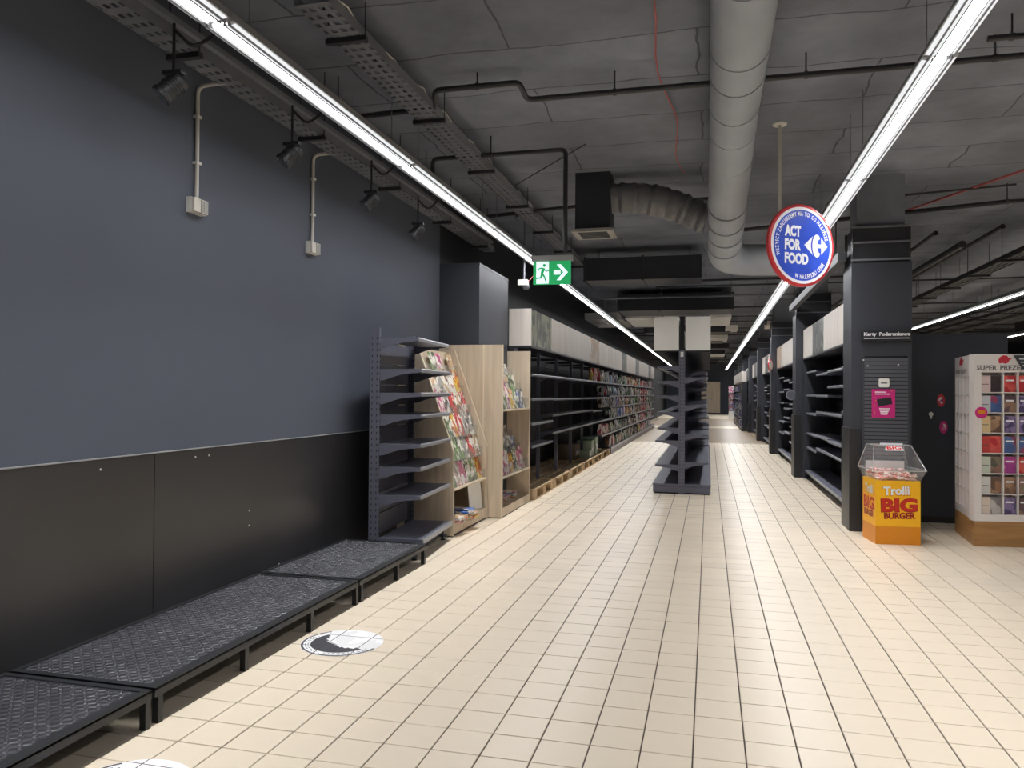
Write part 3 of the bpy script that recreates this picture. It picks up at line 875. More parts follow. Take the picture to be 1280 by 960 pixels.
for ti, (z, x, h) in enumerate(tiers):
    MB().box(x - 0.015, x + 0.05, 0.024, L - 0.026, z - 0.008, z).build('tray_floor', 'oak_edge' if ti == 0 else 'clear_edge', t)
    MB().box(x + 0.046, x + 0.05, 0.024, L - 0.026, z, z + 0.10).build('clear_front', 'clear_plastic', t)
    for j in range(6):
        if ti == 5 and j in (1, 4): continue
        ck = random.choice(CK)
        magazine('%s magazine, %s from the left in the %s tier of the slanted rack' % (ck, od(j), ti_name[ti]), 'magazines in the slanted wooden rack',
                 (x + 0.03, y0 + 0.125 + j * 0.185, z + 0.001), PI / 2, math.radians(16), ck, 0.17, h * random.uniform(0.8, 1.0))
        k += 1
# low compartment: piles and a white sheet
def pile(base, label_place, cks, group, w=0.20, h=0.27):
    z = base[2]
    for i, ck in enumerate(cks):
        th = random.uniform(0.008, 0.016)
        o = magazine('%s magazine, %s of the pile %s' % (ck, ['first from bottom', 'second from bottom', 'third from bottom', 'fourth from bottom', 'fifth from bottom'][i], label_place), group,
                     (base[0] + random.uniform(-0.015, 0.015) - h / 2 + 0.13, base[1] + random.uniform(-0.02, 0.02), z + th / 2), PI / 2 + random.uniform(-0.15, 0.15), 0, ck, w, h, round(th, 3), flat=True)
        z += th + 0.001
pile((-2.60, 7.28, 0.131), 'low left in the slanted rack', ['white', 'red', 'white', 'tan'], 'piles of magazines low in the racks')
pile((-2.58, 7.62, 0.131), 'low in the middle of the slanted rack', ['yellow', 'red', 'tan'], 'piles of magazines low in the racks')
pile((-2.60, 7.58, 0.182), 'of blue ones, slanted rack', ['blue', 'blue'], 'piles of magazines low in the racks')
tag(MB().box(-0.14, 0.14, -0.004, 0.004, 0, 0.285).build('card_sheet', 'paper_white', None, (-2.47, 8.12, 0.131)), 'white card sheet standing low in the slanted rack', 'sheet').rotation_euler = (math.radians(-6), 0, math.radians(78))
tag(MB().box(-0.17, 0.17, -0.004, 0.004, 0, 0.26).build('card_sheet', 'paper_white', None, (-2.74, 7.78, 0.135)), 'tilted white card sheet behind the blue brochures low in the slanted rack', 'sheet').rotation_euler = (math.radians(-12), 0, math.radians(70))

y0, y1 = 8.345, 9.725
t = thing('magazine_rack', 'tall light wooden magazine rack with shelves next to the wall shelving', 'rack', (0, y0, 0))
L = y1 - y0
MB().box(-2.46, -2.235, 0, 0.025, 0.012, 1.945).build('side_panel', 'oak', t)
MB().box(-2.99, -2.462, -0.004, 0.021, 0.012, 1.945).build('side_panel', 'oak', t)
MB().box(-2.467, -2.455, -0.006, 0.0, 0.012, 1.945).build('edge_band', 'oak_edge', t)
MB().box(-2.245, -2.2345, -0.0005, 0.0255, 0.012, 1.946).build('edge_band', 'oak_edge', t)
MB().box(-2.99, -2.235, L - 0.025, L, 0.012, 1.945).build('side_panel', 'oak', t)
MB().box(-2.76, -2.745, 0.025, L - 0.025, 0.1, 1.93).build('back_board', 'oak', t)
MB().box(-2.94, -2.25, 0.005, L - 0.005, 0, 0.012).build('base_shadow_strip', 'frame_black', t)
for z in (1.195, 0.435):
    s_ = MB().box(-2.745, -2.24, 0.025, L - 0.025, z, z + 0.02).build('shelf', 'oak', t)
    MB().box(-2.2402, -2.2385, 0.025, L - 0.025, z, z + 0.02).build('edge_band', 'oak_edge', s_)
MB().box(-2.745, -2.25, 0.025, L - 0.025, 0.09, 0.11).build('bottom_board', 'oak', t)
MB().box(-2.262, -2.245, 0.025, L - 0.025, 0.012, 0.11).build('plinth', 'oak', t)
for ci, (zb, rows) in enumerate(((1.217, ((0.0, 0), (0.19, 1), (0.37, 2))), (0.457, ((0.0, 0), (0.18, 1), (0.35, 2))))):
    for (dz, r) in rows:
        x = -2.31 - r * 0.11
        if r:
            MB().box(x - 0.05, x + 0.06, 0.027, L - 0.027, zb + dz - 0.012, zb + dz - 0.002).build('step', 'clear_edge', t)
        MB().box(x + 0.056, x + 0.06, 0.03, L - 0.03, zb + dz, zb + dz + 0.13).build('clear_front', 'clear_plastic', t)
        for j in range(7):
            if r == 2 and j in (0, 3): continue
            ck = random.choice(CK if (ci, r) != (1, 0) else ['pink', 'pink', 'green', 'yellow', 'white'])
            magazine('%s magazine, %s from left, %s step, %s compartment of the tall wooden rack' % (ck, od(j), ['front', 'middle', 'rear'][r], ['upper', 'middle'][ci]),
                     'magazines in the tall wooden rack', (x + 0.03, y0 + 0.14 + j * 0.175, zb + dz + 0.001), PI / 2, math.radians(13), ck, 0.165, random.uniform(0.22, 0.28))
pile((-2.62, 8.60, 0.112), 'low left in the tall rack', ['blue', 'white', 'red'], 'piles of magazines low in the racks')
pile((-2.60, 8.95, 0.112), 'low centre in the tall rack', ['tan', 'red', 'white', 'tan', 'pink'], 'piles of magazines low in the racks')
pile((-2.60, 9.35, 0.112), 'low right in the tall rack', ['yellow', 'white', 'green', 'blue', 'white'], 'piles of magazines low in the racks')
for q, (yy, xx) in enumerate(((8.75, -2.68), (9.0, -2.68))):
    magazine('%s magazine leaning at the back, low in the tall rack' % ('tan' if q == 0 else 'yellow'), 'magazines leaning low in the tall rack', (xx, yy, 0.2 if q else 0.165), PI / 2, math.radians(12), 'tan' if q == 0 else 'yellow', 0.17, 0.22)

# ---- long wall shelving on the left with header boards
YS, YE = 9.78, 33.0
t = thing('wall_shelving', 'long run of black wall shelving with pale wooden header boards on the left', 'shelving', (0, 0, 0))
BY = [9.80, 11.17, 12.55, 13.93, 15.22, 16.55, 17.9, 19.25, 20.6, 21.95, 23.3, 24.65, 26.0, 27.35, 28.7, 30.05, 31.4, 32.75]
for y in BY:
    upright(t, -2.45, y, 2.0, 0.05, 0.03, 'shelf_metal', slots=False)
    MB().box(-2.92, -2.44, y - 0.01, y + 0.01, 1.94, 1.98).build('top_arm', 'shelf_dark', t)
for a, b in zip(BY[:-1], BY[1:]):
    z = 0.16
    while z < 1.9:
        MB().box(-2.945, -2.93, a + 0.01, b - 0.01, z, z + 0.18).build('back_panel', 'back_black', t); z += 0.19
# header box
MB().box(-2.54, -2.26, YS + 0.02, YE, 2.02, 2.5).build('header_core', 'shelf_dark', t)
MB().box(-2.54, -2.245, YS, YS + 0.02, 2.02, 2.505).build('header_end', 'ash_header', t)
hb = [(9.80, 11.13, 'print_still'), (11.13, 12.38, 'ash_header'), (12.38, 15.0, 'ash_header'), (15.0, 16.26, 'print_warm'), (16.26, 17.5, 'ash_header'), (17.5, 18.8, 'ash_header'), (18.8, 20.6, 'ash_header'), (20.6, 21.8, 'print_dusk'),
      (21.8, 24.5, 'ash_header'), (24.5, 25.7, 'print_dusk'), (25.7, 29.8, 'ash_header'), (29.8, 31.0, 'print_dusk'), (31.0, 33.0, 'ash_header')]
for a, b, m_ in hb:
    MB().box(-2.26, -2.243, a + 0.014, b - 0.014, 2.025, 2.5).build('header_board', m_, t)
MB().box(-2.56, -2.235, YS - 0.01, YE, 1.995, 2.02).build('header_bottom', 'shelf_dark', t)
MB().box(-2.2345, -2.231, YS - 0.01, YE, 2.005, 2.016).build('rail_edge', 'steel_lip', t)
XU, XFr = -2.425, -2.222
def wshelf(i0, i1, z):
    for i in range(i0, i1):
        shelf_part(t, XU, XFr, BY[i] + 0.004, BY[i + 1] - 0.004, z, bk=0.08)
wshelf(0, 7, 1.655)
wshelf(0, 1, 1.335); wshelf(0, 1, 1.01); wshelf(0, 1, 0.715)
wshelf(1, 6, 1.325); wshelf(1, 4, 1.09); wshelf(4, 5, 1.06); wshelf(1, 6, 0.83)
LEVELS = [0.16, 0.50, 0.82, 1.10, 1.36, 1.66]
for z in LEVELS[1:-1]: wshelf(6, 17, z)
wshelf(5, 6, 0.50)
wshelf(7, 17, 1.655)
for i in range(6, 17):
    MB().box(-2.93, -2.20, BY[i] + 0.01, BY[i + 1] - 0.01, 0.0, 0.16).build('base_box', 'shelf_dark', t)
    MB().box(-2.20, -2.19, BY[i] + 0.004, BY[i + 1] - 0.004, 0.11, 0.165).build('base_lip', 'steel_lip', t)

# pallets under the empty bays
pal0 = None
for i in range(6):
    a, b = BY[i], BY[i + 1]
    if pal0 is None:
        p_ = pal0 = thing('pallet', 'x', 'pallet')
        for yy in (0.0, 0.5275, 1.055):
            for xx in (0.0, 0.3275, 0.655):
                MB().box(xx, xx + 0.145, yy, yy + 0.145, 0.022, 0.1).build('block', 'pallet_wood', p_)
        for xx in (0.0, 0.35, 0.70): MB().box(xx, xx + 0.1, 0, 1.2, 0, 0.022).build('bottom_board', 'pallet_wood', p_)
        for yy in (0.0, 0.5275, 1.055): MB().box(0, 0.8, yy, yy + 0.145, 0.1, 0.122).build('stringer_board', 'pallet_wood', p_)
        for xx, w_ in ((0.0, 0.145), (0.185, 0.1), (0.3275, 0.145), (0.515, 0.1), (0.655, 0.145)):
            MB().box(xx, xx + w_, 0, 1.2, 0.122, 0.144).build('top_board', 'pallet_wood', p_)
    else: p_ = copy_tree(pal0)
    p_.location = (-3.01, a + (b - a - 1.2) / 2 + (0.03 if i == 0 else 0), 0); p_.rotation_euler = (0, 0, random.uniform(-0.008, 0.008))
    p_['label'] = 'wooden pallet under the empty wall shelving, %s from the wooden racks' % od(i); p_['group'] = 'pallets under the wall shelving'

# cartons on the pallets
for (nm, lab, x, y, w, d, h, m_, m2) in (
        ('carton', 'dull brown carton standing on the pallets under the wall shelving', -2.62, 14.7, 0.35, 0.5, 0.28, 'carton_brown', 'carton_brown'),
        ('carton', 'pale green printed carton at the front of the pallets', -2.42, 15.55, 0.3, 0.42, 0.32, 'carton_green', 'carton_teal'),
        ('carton', 'green-topped carton at the far end of the pallets', -2.42, 16.1, 0.3, 0.36, 0.36, 'carton_green', 'carton_teal'),
        ('carton', 'small pale carton in front of the brown carton', -2.36, 15.08, 0.22, 0.3, 0.14, 'carton_green', 'carton_green')):
    c_ = thing(nm, lab, 'carton', (x, y, 0.1445))
    MB().box(-w / 2, w / 2, -d / 2, d / 2, 0, h).build('box', m_, c_)
    for s in (-1, 1): MB().box(s * 0.002, s * (w / 2 + 0.002), -d / 2, d / 2, h, h + 0.006).build('flap', m2, c_)
    MB().box(w / 2, w / 2 + 0.001, -d / 2 + 0.04, d / 2 - 0.04, h * 0.3, h * 0.6).build('print', 'prod_white', c_)

# ---- products on the stocked bays
def prod_meshes():
    P = {}
    for ck in PRODS:
        P[('box', ck)] = MB().box(-0.05, 0.05, -0.09, 0.09, 0, 0.2).mesh('box', 'prod_' + ck)
        P[('pack', ck)] = MB().add([(-0.04, -0.08, 0), (0.04, -0.08, 0), (0.04, 0.08, 0), (-0.04, 0.08, 0), (-0.045, -0.085, 0.09), (0.045, -0.085, 0.09), (0.045, 0.085, 0.09), (-0.045, 0.085, 0.09), (-0.006, -0.08, 0.2), (0.006, -0.08, 0.2), (0.006, 0.08, 0.2), (-0.006, 0.08, 0.2)],
                                   [(0, 3, 2, 1), (0, 1, 5, 4), (1, 2, 6, 5), (2, 3, 7, 6), (3, 0, 4, 7), (4, 5, 9, 8), (5, 6, 10, 9), (6, 7, 11, 10), (7, 4, 8, 11), (8, 9, 10, 11)]).mesh('pack', 'prod_' + ck)
        P[('can', ck)] = MB().lathe([(0.05, 0), (0.055, 0.005), (0.055, 0.14), (0.05, 0.15)], 10).mesh('can', 'prod_' + ck, True)
        P[('bottle', ck)] = MB().lathe([(0.045, 0), (0.05, 0.01), (0.05, 0.15), (0.02, 0.2), (0.018, 0.235), (0.022, 0.235), (0.022, 0.25)], 10).mesh('bottle', 'prod_' + ck, True)
    return P
PM = prod_meshes()
WIDTH = {'box': 0.19, 'pack': 0.18, 'can': 0.12, 'bottle': 0.115}
lvl_name = {0.16: 'lowest', 0.50: 'second lowest', 0.82: 'third', 1.10: 'fourth', 1.36: 'fifth', 1.66: 'top'}
rp = random.Random(11)
CNT = {}
def stock(z, ya, yb, cks, kinds, where, x=-2.29, hmax=0.26):
    y = ya
    while y < yb:
        ck = rp.choice(cks); kd = rp.choice(kinds)
        for r in range(rp.choice((1, 2, 2, 3))):
            s = rp.uniform(0.85, 1.12)
            w = WIDTH[kd] * s + 0.012
            if y + w > yb + 0.02: return
            o = put(kd if kd != 'pack' else 'packet', PM[(kd, ck)], None, (x + rp.uniform(-0.02, 0.0), y + w / 2, z + 0.0035))
            h = s * rp.uniform(0.95, 1.05)
            zmax = {'box': 0.2, 'pack': 0.2, 'can': 0.15, 'bottle': 0.25}[kd]
            h = min(h * 1.1, hmax / zmax)
            o.scale = (s, s, h)
            kn = {'box': 'box', 'pack': 'packet', 'can': 'tin', 'bottle': 'bottle'}[kd]
            q_ = CNT.get((ck, kn, where), 0); CNT[(ck, kn, where)] = q_ + 1
            tag(o, '%s %s %s from the camera on the %s of the stocked left wall' % (od(q_), ck, kn, where), kn, '%s%s on the %s' % (kn, 'es' if kn == 'box' else 's', where))
            y += w
        y += rp.uniform(0.0, 0.10)
mix = ['white', 'white', 'black', 'brown', 'green', 'blue', 'grey'] if False else ['white', 'white', 'black', 'brown', 'green', 'blue', 'white']
for z in LEVELS:
    st = 17.92 if z < 1.0 else 16.6
    if z == 0.50: st = 16.6
    if z == 1.66: st = 15.3
    nm = lvl_name[z] + ' shelf'
    hm = 0.24 if z in (1.10, 1.36) else 0.28
    zz = z if z > 0.2 else 0.162
    if z > 1.3: sets = [(['red', 'yellow', 'black', 'white'], 2), (['white', 'blue', 'lilac'], 2), (['black', 'white', 'green'], 3), (['white', 'brown', 'orange'], 4)]
    elif z > 0.7: sets = [(['green', 'white', 'brown'], 1.6), (['blue', 'lilac', 'white'], 2), (['orange', 'brown', 'white'], 2), (['brown', 'white', 'green'], 4)]
    else: sets = [(['orange', 'brown', 'pink'], 1.5), (['white', 'green', 'brown'], 3), (['black', 'brown', 'white'], 3), (['yellow', 'white'], 3)]
    y = st
    for cks, ln in sets:
        stock(zz, y, min(y + ln, 26.4), cks, ['box', 'pack', 'can', 'bottle', 'box'], nm, hmax=hm); y += ln + 0.03
    stock(zz, 26.4, 29.0, ['red', 'red', 'red', 'pink'], ['box', 'pack', 'can'], nm, hmax=hm)
    stock(zz, 29.3, 31.5, ['pink', 'white', 'green'], ['box', 'pack'], nm, hmax=hm)

# ================================================================== ISLAND SHELVING
YI = 11.12
t = thing('island_shelving', 'double-sided empty grey island shelving in the middle of the aisle with two blank header boxes', 'shelving', (-0.372, YI, 0))
NB = 7; BW = 1.25
for k in range(NB + 1):
    upright(t, 0, k * BW, 2.02 if k else 2.02, 0.085, 0.03, slots=(k == 0))
MB().box(-0.02, 0.02, -0.018, -0.0155, 1.93, 2.0).build('label_tag', 'paper_white', t)
MB().box(-0.03, 0.03, 0, 0.02, 2.02, 2.5).build('header_mast', 'slot_black', t)
for k in range(NB):
    a, b = k * BW, (k + 1) * BW
    z = 0.15
    while z < 1.95:
        MB().box(-0.012, 0.012, a + 0.016, b - 0.016, z, z + 0.27).build('back_panel', 'back_black', t); z += 0.28
    for s, levels in ((1, (1.64, 1.25, 0.84, 0.45)), (-1, (1.80, 1.59, 1.38, 1.15, 0.93, 0.75, 0.41))):
        if s == 1 and k > 0: levels = [(1.82, 1.6, 1.4, 1.22, 1.02, 0.86, 0.68, 0.46), (1.75, 1.5, 1.3, 1.05, 0.8, 0.42), (1.64, 1.4, 1.18, 0.92, 0.66, 0.4)][k % 3]
        for z in levels:
            d = 0.37 if z < 0.9 else 0.34
            shelf_part(t, s * 0.0425, s * d, a, b, z, bk=0.09)
        shelf_part(t, s * 0.0425, s * 0.40, a, b, 0.14, bk=0.03, th=0.03, brackets=False)
        MB().box(s * 0.0, s * 0.395, a, b, 0.02, 0.105).build('base_box', 'shelf_metal', t)
        MB().box(s * 0.045, s * 0.388, a + 0.003, b - 0.003, 2.02, 2.495).build('header_box', 'cream_board', t)
        MB().box(s * 0.043, s * 0.39, a, b, 2.0, 2.0195).build('header_bottom', 'slot_black', t)  # black sheet put in for the shade inside the header boxes
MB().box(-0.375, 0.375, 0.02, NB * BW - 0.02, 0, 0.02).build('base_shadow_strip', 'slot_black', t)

# ================================================================== RIGHT WALL SHELVING between the columns
rs = random.Random(5)
for k in range(6):
    ya, yb = CY[k] + 0.52, CY[k + 1] - (0.30 if k == 2 else 0.03)
    if yb > 45: continue
    t = thing('wall_shelving', 'dark wall shelving bay with pale header boards between the %s and %s right-hand columns' % (od(k), od(k + 1)), 'shelving', (0, ya, 0), 0, 'shelving between the right-hand columns')
    L = yb - ya
    nb = 4; bw = L / nb
    MB().box(2.03, 2.05, 0, L, 0, 2.5).build('back_board', 'shelf_dark', t)
    MB().box(1.555, 2.03, L - 0.02, L, 0, 2.0).build('end_panel', 'slate_column', t)
    MB().box(1.565, 2.03, 0, L, 2.02, 2.5).build('header_core', 'shelf_dark', t)
    MB().box(1.54, 2.03, 0, L, 1.995, 2.02).build('header_bottom', 'shelf_dark', t)
    for q in range(nb + 0):
        m_ = 'print_dusk' if q == 2 and k != 1 else ('print_warm' if (q == 3 and k == 1) else 'ash_header')
        MB().box(1.548, 1.565, q * bw + 0.005, (q + 1) * bw - 0.005, 2.022, 2.5).build('header_board', m_, t)
    for q in range(nb + 1):
        upright(t, 1.995, min(max(q * bw, 0.016), L - 0.04), 2.0, 0.06, 0.03, 'shelf_dark', slots=False)
    for q in range(nb):
        base = [0.12, 0.52, 0.86, 1.16, 1.45, 1.72]
        for z in base[1:]:
            zz = z + rs.uniform(-0.09, 0.09)
            shelf_part(t, 1.965, 1.60, q * bw + 0.02, (q + 1) * bw - 0.005, zz, bk=0.08, both=False)
        shelf_part(t, 1.965, 1.575, q * bw + 0.02, (q + 1) * bw - 0.005, 0.14, bk=0.03, th=0.03, brackets=False)
    MB().box(1.66, 2.03, 0.02, L - 0.02, 0, 0.09).build('plinth', 'shelf_dark', t)

# stocked low-fronted shelving far down the right aisle, in front of the columns
t = thing('far_shelving', 'stocked shelving with pale header far down the right aisle in front of the columns', 'shelving', (1.20, 30.9, 0))
MB().box(0.19, 0.21, 0, 9.6, 0, 2.3).build('back_board', 'shelf_dark', t)
MB().box(0.0, 0.19, 0, 9.6, 0, 0.12).build('base_box', 'shelf_dark', t)
for z in (0.50, 0.85, 1.2, 1.55): MB().box(0.0, 0.19, 0.02, 9.58, z - 0.02, z).build('shelf', 'shelf_metal', t)
for q in range(4): MB().box(0.0, 0.19, q * 2.4, q * 2.4 + 2.38, 1.9, 2.3).build('header_board', 'ash_header', t)
for yy in (0.0, 9.58): MB().box(0.0, 0.19, yy, yy + 0.02, 0.12, 1.9).build('end_panel', 'shelf_dark', t)
for zi, z in enumerate((0.121, 0.501, 0.851, 1.201, 1.551)):
    y = 0.1; q_ = 0
    while y < 9.2:
        ck = rs.choice(['blue', 'blue', 'white', 'lilac', 'black']); s_ = rs.uniform(1.1, 1.45)
        o = put('box', PM[('box', ck)], None, (1.20 + 0.085, 30.9 + y + 0.13, z)); o.scale = (s_, s_, s_)
        tag(o, '%s box on the %s shelf of the far aisle shelving, %s from the camera' % (ck, ['lowest', 'second', 'third', 'fourth', 'top'][zi], od(q_)), 'box', 'boxes on the far aisle shelving')
        y += 0.2 * s_ + rs.uniform(0.05, 0.6); q_ += 1
# white foam strip leaning along the fourth column, small round signs seen edge-on
t = thing('packing_strip', 'crumpled white packing strip hanging down in front of the fourth right-hand column', 'packing', (1.66, CY[3] - 0.16, 0.0))
pts = [(0.012 * math.sin(q * 1.9) , 0.01 * math.cos(q * 1.3), 0.05 + q * 0.125) for q in range(14)]
MB().tube(pts, [0.05 + 0.02 * math.sin(q * 2.3) for q in range(14)], 9).build('foam', 'paper_white', t, smooth=True)
def disc_sign(label, loc, r, mface, rim, rz=0.0):
    t = thing('round_sign', label, 'sign', loc, rz)
    M = Matrix.Rotation(PI / 2, 4, 'X')
    MB().lathe([(r, -0.012), (r, 0.012)], 28, M).build('plate', rim, t)
    MB().lathe([(r * 0.86, 0.0125), (r * 0.86, 0.0135)], 28, M).build('face', mface, t)
    MB().box(-0.005, r + 0.03, 0.0, 0.012, -0.01, 0.01).build('bracket', 'tray_metal', t)
disc_sign('small red and white round sign sticking out of the third right-hand column', (1.395, CY[2] - 0.14, 2.1), 0.14, 'sign_white', 'sign_red', 1.15)
disc_sign('dark round sign sticking out of the second right-hand column', (1.37, CY[1] + 0.12, 1.40), 0.085, 'shelf_metal', 'steel_lip')

# ================================================================== FAR END
t = thing('cupboard', 'pale wooden cupboard standing against the far end wall', 'cupboard', (0.10, YF - 0.62, 0))
MB().box(-0.65, 0.65, 0.02, 0.6, 0.1, 2.3).build('body', 'oak', t)
for s in (-1, 1):
    dd = MB().box(s * 0.005, s * 0.64, 0, 0.02, 0.12, 2.28).build('door', 'oak', t)
    MB().box(s * 0.05, s * 0.08, -0.03, 0, 1.0, 1.2).build('handle', 'steel_lip', dd)
MB().box(-0.62, 0.62, 0.04, 0.58, 0, 0.1).build('plinth', 'frame_black', t)
t = thing('product_stand', 'pink and blue product stand at the far end of the right aisle', 'stand', (1.5, 46.5, 0))
MB().box(-0.4, 0.4, -0.3, 0.3, 0, 0.44).build('base', 'cream_board', t)
MB().box(-0.4, 0.4, 0.25, 0.3, 0.45, 1.9).build('back_board', 'cover_pink', t)
for z in (0.8, 1.15, 1.5): MB().box(-0.4, 0.4, -0.25, 0.25, z, z + 0.03).build('shelf', 'cover_blue', t)
for z, ck in ((0.441, 'blue'), (0.831, 'lilac'), (1.181, 'pink')):
    for q in range(3):
        tag(put('box', PM[('box', ck)], None, (1.25 + q * 0.24, 46.35, z)), '%s %s box on the product stand at the far end' % (['left', 'middle', 'right'][q], ck), 'box', '%s boxes on the far product stand' % ck)

# ================================================================== ROUND HANGING SIGN
R = 0.348
t = thing('hanging_sign', 'round blue sign with red rim reading ACT FOR FOOD hanging from the ceiling', 'sign', (0.735, 6.92, 2.665), math.radians(36))
M = Matrix.Rotation(PI / 2, 4, 'X')
MB().lathe([(R * 0.98, -0.008), (R, -0.003), (R, 0.025), (R * 0.98, 0.03)], 64, M).build('rim', 'sign_red', t, smooth=True)
MB().lathe([(R * 0.93, 0.0302), (R * 0.93, 0.0315)], 64, M).build('white_ring', 'sign_white', t)
face = MB().lathe([(R * 0.86, 0.0316), (R * 0.86, 0.0325)], 64, M).build('blue_face', 'sign_blue', t)
yt = -0.0335
b = MB()
letters(b, 'ACT', -0.10, 0.115, 0.17, 0.095, yt, 0.055)
letters(b, 'FOR', -0.10, 0.0, 0.17, 0.095, yt, 0.055)
letters(b, 'FOOD', -0.06, -0.115, 0.25, 0.095, yt, 0.055)
b.build('slogan', 'text_white', face)
b = MB()
ring_letters(b, 'WSZYSCY ZASŁUGUJEMY NA TO, CO NAJLEPSZE', R * 0.765, 0.036, -112, 78, yt, 0.03)
b.build('slogan_ring', 'text_white', face)
b = MB()
ring_letters(b, 'W NAJLEPSZEJ CENIE', R * 0.765, 0.036, 197, 122, yt, 0.03, inside=True)
b.build('slogan_ring', 'text_white', face)
# logo: a lozenge with a C cut out of it
b = MB()
cx, cz = 0.145, 0.005
def lg_(pts): b.add([(cx + p, yt, cz + q) for p, q in pts], [tuple(range(len(pts)))])
N_ = 10
arc = [(-0.052 + 0.022 * (abs(q - N_ / 2) / (N_ / 2)) ** 2, 0.082 * (q - N_ / 2) / (N_ / 2)) for q in range(N_ + 1)]
for q in range(N_): lg_([(-0.125, 0.0), arc[q], arc[q + 1]])                      # left arrow head
out_ = []; in_ = []
for q in range(17):
    a = math.radians(58 + q * 244 / 16)
    out_.append((0.012 + 0.050 * math.cos(a), 0.098 * math.sin(a)))
    a2 = math.radians(72 + q * 216 / 16)
    in_.append((0.040 + 0.020 * math.cos(a2), 0.060 * math.sin(a2)))
for q in range(16): lg_([out_[q], out_[q + 1], in_[q + 1], in_[q]])                # the C
lg_([(0.02, -0.016), (0.062, -0.016), (0.062, 0.016), (0.02, 0.016)])
lg_([(0.058, 0.0), (0.058, -0.072), (0.128, 0.0)]); lg_([(0.058, 0.0), (0.128, 0.0), (0.058, 0.072)])   # right arrow head
b.build('logo', 'text_white', face)
MB().tube([(-0.16, 0.06, 0.05), (-0.16, 0.06, CEIL - 2.665)], 0.014, 10).build('rod', 'conduit_white', t)
MB().box(-0.20, 0.2, 0.03, 0.06, 0.02, 0.08).build('mount_bracket', 'conduit_white', t)
MB().lathe([(0.055, -0.014), (0.06, -0.008), (0.06, 0.0)], 18, Matrix.Translation((-0.16, 0.06, CEIL - 2.665))).build('ceiling_flange', 'white_plastic', t)
# wire loop at the light behind the sign
tag(MB().tube(rounded([(1.10, 9.2, LZ - 0.005), (1.17, 9.6, LZ - 0.18), (1.26, 9.7, LZ - 0.22), (1.32, 9.7, LZ - 0.20)], 0.08), 0.011, 6).build('loose_wire', 'conduit_white', smooth=True), 'loose white wire end dangling from the strip light below the round sign', 'wire')

# ================================================================== EXIT SIGN
t = thing('exit_sign', 'green exit sign with running figure and right arrow', 'exit sign', (-1.335, 6.62, 2.335), math.radians(4))
MB().box(-0.18, 0.18, -0.035, 0.035, 0.225, 0.27).build('lamp_bar', 'housing', t)
pl = MB().box(-0.165, 0.165, -0.006, 0.006, 0.02, 0.225).build('panel', 'exit_green', t)
yp = -0.0075
MB().box(-0.138, -0.028, yp, -0.006, 0.028, 0.22).build('doorway', 'exit_white', pl)
b = MB().add([(0.015, yp, 0.105), (0.075, yp, 0.105), (0.075, yp, 0.145), (0.015, yp, 0.145)], [(0, 1, 2, 3)])
b.add([(0.04, yp, 0.195), (0.075, yp, 0.195), (0.14, yp, 0.125), (0.075, yp, 0.055), (0.04, yp, 0.055), (0.10, yp, 0.125)], [(0, 5, 2, 1), (5, 4, 3, 2)])
b.build('arrow', 'exit_white', pl)
b = MB(); yq = -0.0085
def limb(p, q, w0, w1):
    p = Vector((p[0], 0, p[1])); q = Vector((q[0], 0, q[1])); d = (q - p).normalized(); nn = Vector((-d.z, 0, d.x))
    b.add([(p + nn * w0).to_tuple(), (p - nn * w0).to_tuple(), (q - nn * w1).to_tuple(), (q + nn * w1).to_tuple()], [(0, 1, 2, 3)], Matrix.Translation((0, yq, 0)))
limb((-0.075, 0.165), (-0.09, 0.11), 0.015, 0.011)
limb((-0.075, 0.16), (-0.05, 0.135), 0.006, 0.005); limb((-0.05, 0.135), (-0.028, 0.14), 0.005, 0.004)
limb((-0.08, 0.165), (-0.115, 0.16), 0.006, 0.005); limb((-0.115, 0.16), (-0.125, 0.13), 0.005, 0.004)
limb((-0.088, 0.115), (-0.10, 0.075), 0.009, 0.007); limb((-0.10, 0.078), (-0.138, 0.075), 0.007, 0.006)
limb((-0.086, 0.115), (-0.065, 0.085), 0.009, 0.007); limb((-0.065, 0.085), (-0.05, 0.04), 0.007, 0.005)
b.lathe([(0.014, 0), (0.014, 0.0005)], 12, Matrix.Translation((-0.068, yq, 0.187)) @ Matrix.Rotation(PI / 2, 4, 'X'))
b.build('running_figure', 'exit_green', pl)

# ================================================================== GIFT CARD PEGBOARD ON THE BIG COLUMN
CX, CYY = 1.43, 8.65
t = thing('pegboard', 'tall grey slatted pegboard fixed to the front of the big column', 'pegboard', (CX + 0.10, CYY - 0.03, 0.09))
MB().box(0, 0.45, 0.012, 0.028, 0, 1.72).build('board', 'slot_black', t)
for q in range(42): MB().box(0.02, 0.43, 0.004, 0.012, 0.025 + q * 0.04, 0.058 + q * 0.04).build('slat', 'peg_grey', t)
for xx in (0.0, 0.43): MB().box(xx, xx + 0.02, 0, 0.012, 0, 1.72).build('stile', 'peg_line', t)
for xx, zz in ((0.05, 1.62), (0.34, 1.63), (0.01, 1.68)): MB().lathe([(0.008, 0), (0.008, 0.012)], 8, Matrix.Translation((xx, 0.002, zz)) @ Matrix.Rotation(PI / 2, 4, 'X')).build('peg', 'white_plug', t)
t = thing('header_sign', 'black header sign reading Karty Podarunkowe above the pegboard', 'sign', (CX + 0.09, CYY - 0.06, 1.965))
b_ = MB().box(0, 0.47, 0, 0.06, 0, 0.105).build('sign_box', 'guard_black', t)
letters(MB(), 'Karty', 0.08, 0.065, 0.12, 0.047, -0.001, 0.04).build('word', 'text_white', b_)
letters(MB(), 'Podarunkowe', 0.31, 0.069, 0.29, 0.039, -0.001, 0.04).build('word', 'text_white', b_)
MB().box(0.02, 0.45, -0.0015, 0, 0.022, 0.03).build('underline', 'text_white', b_)
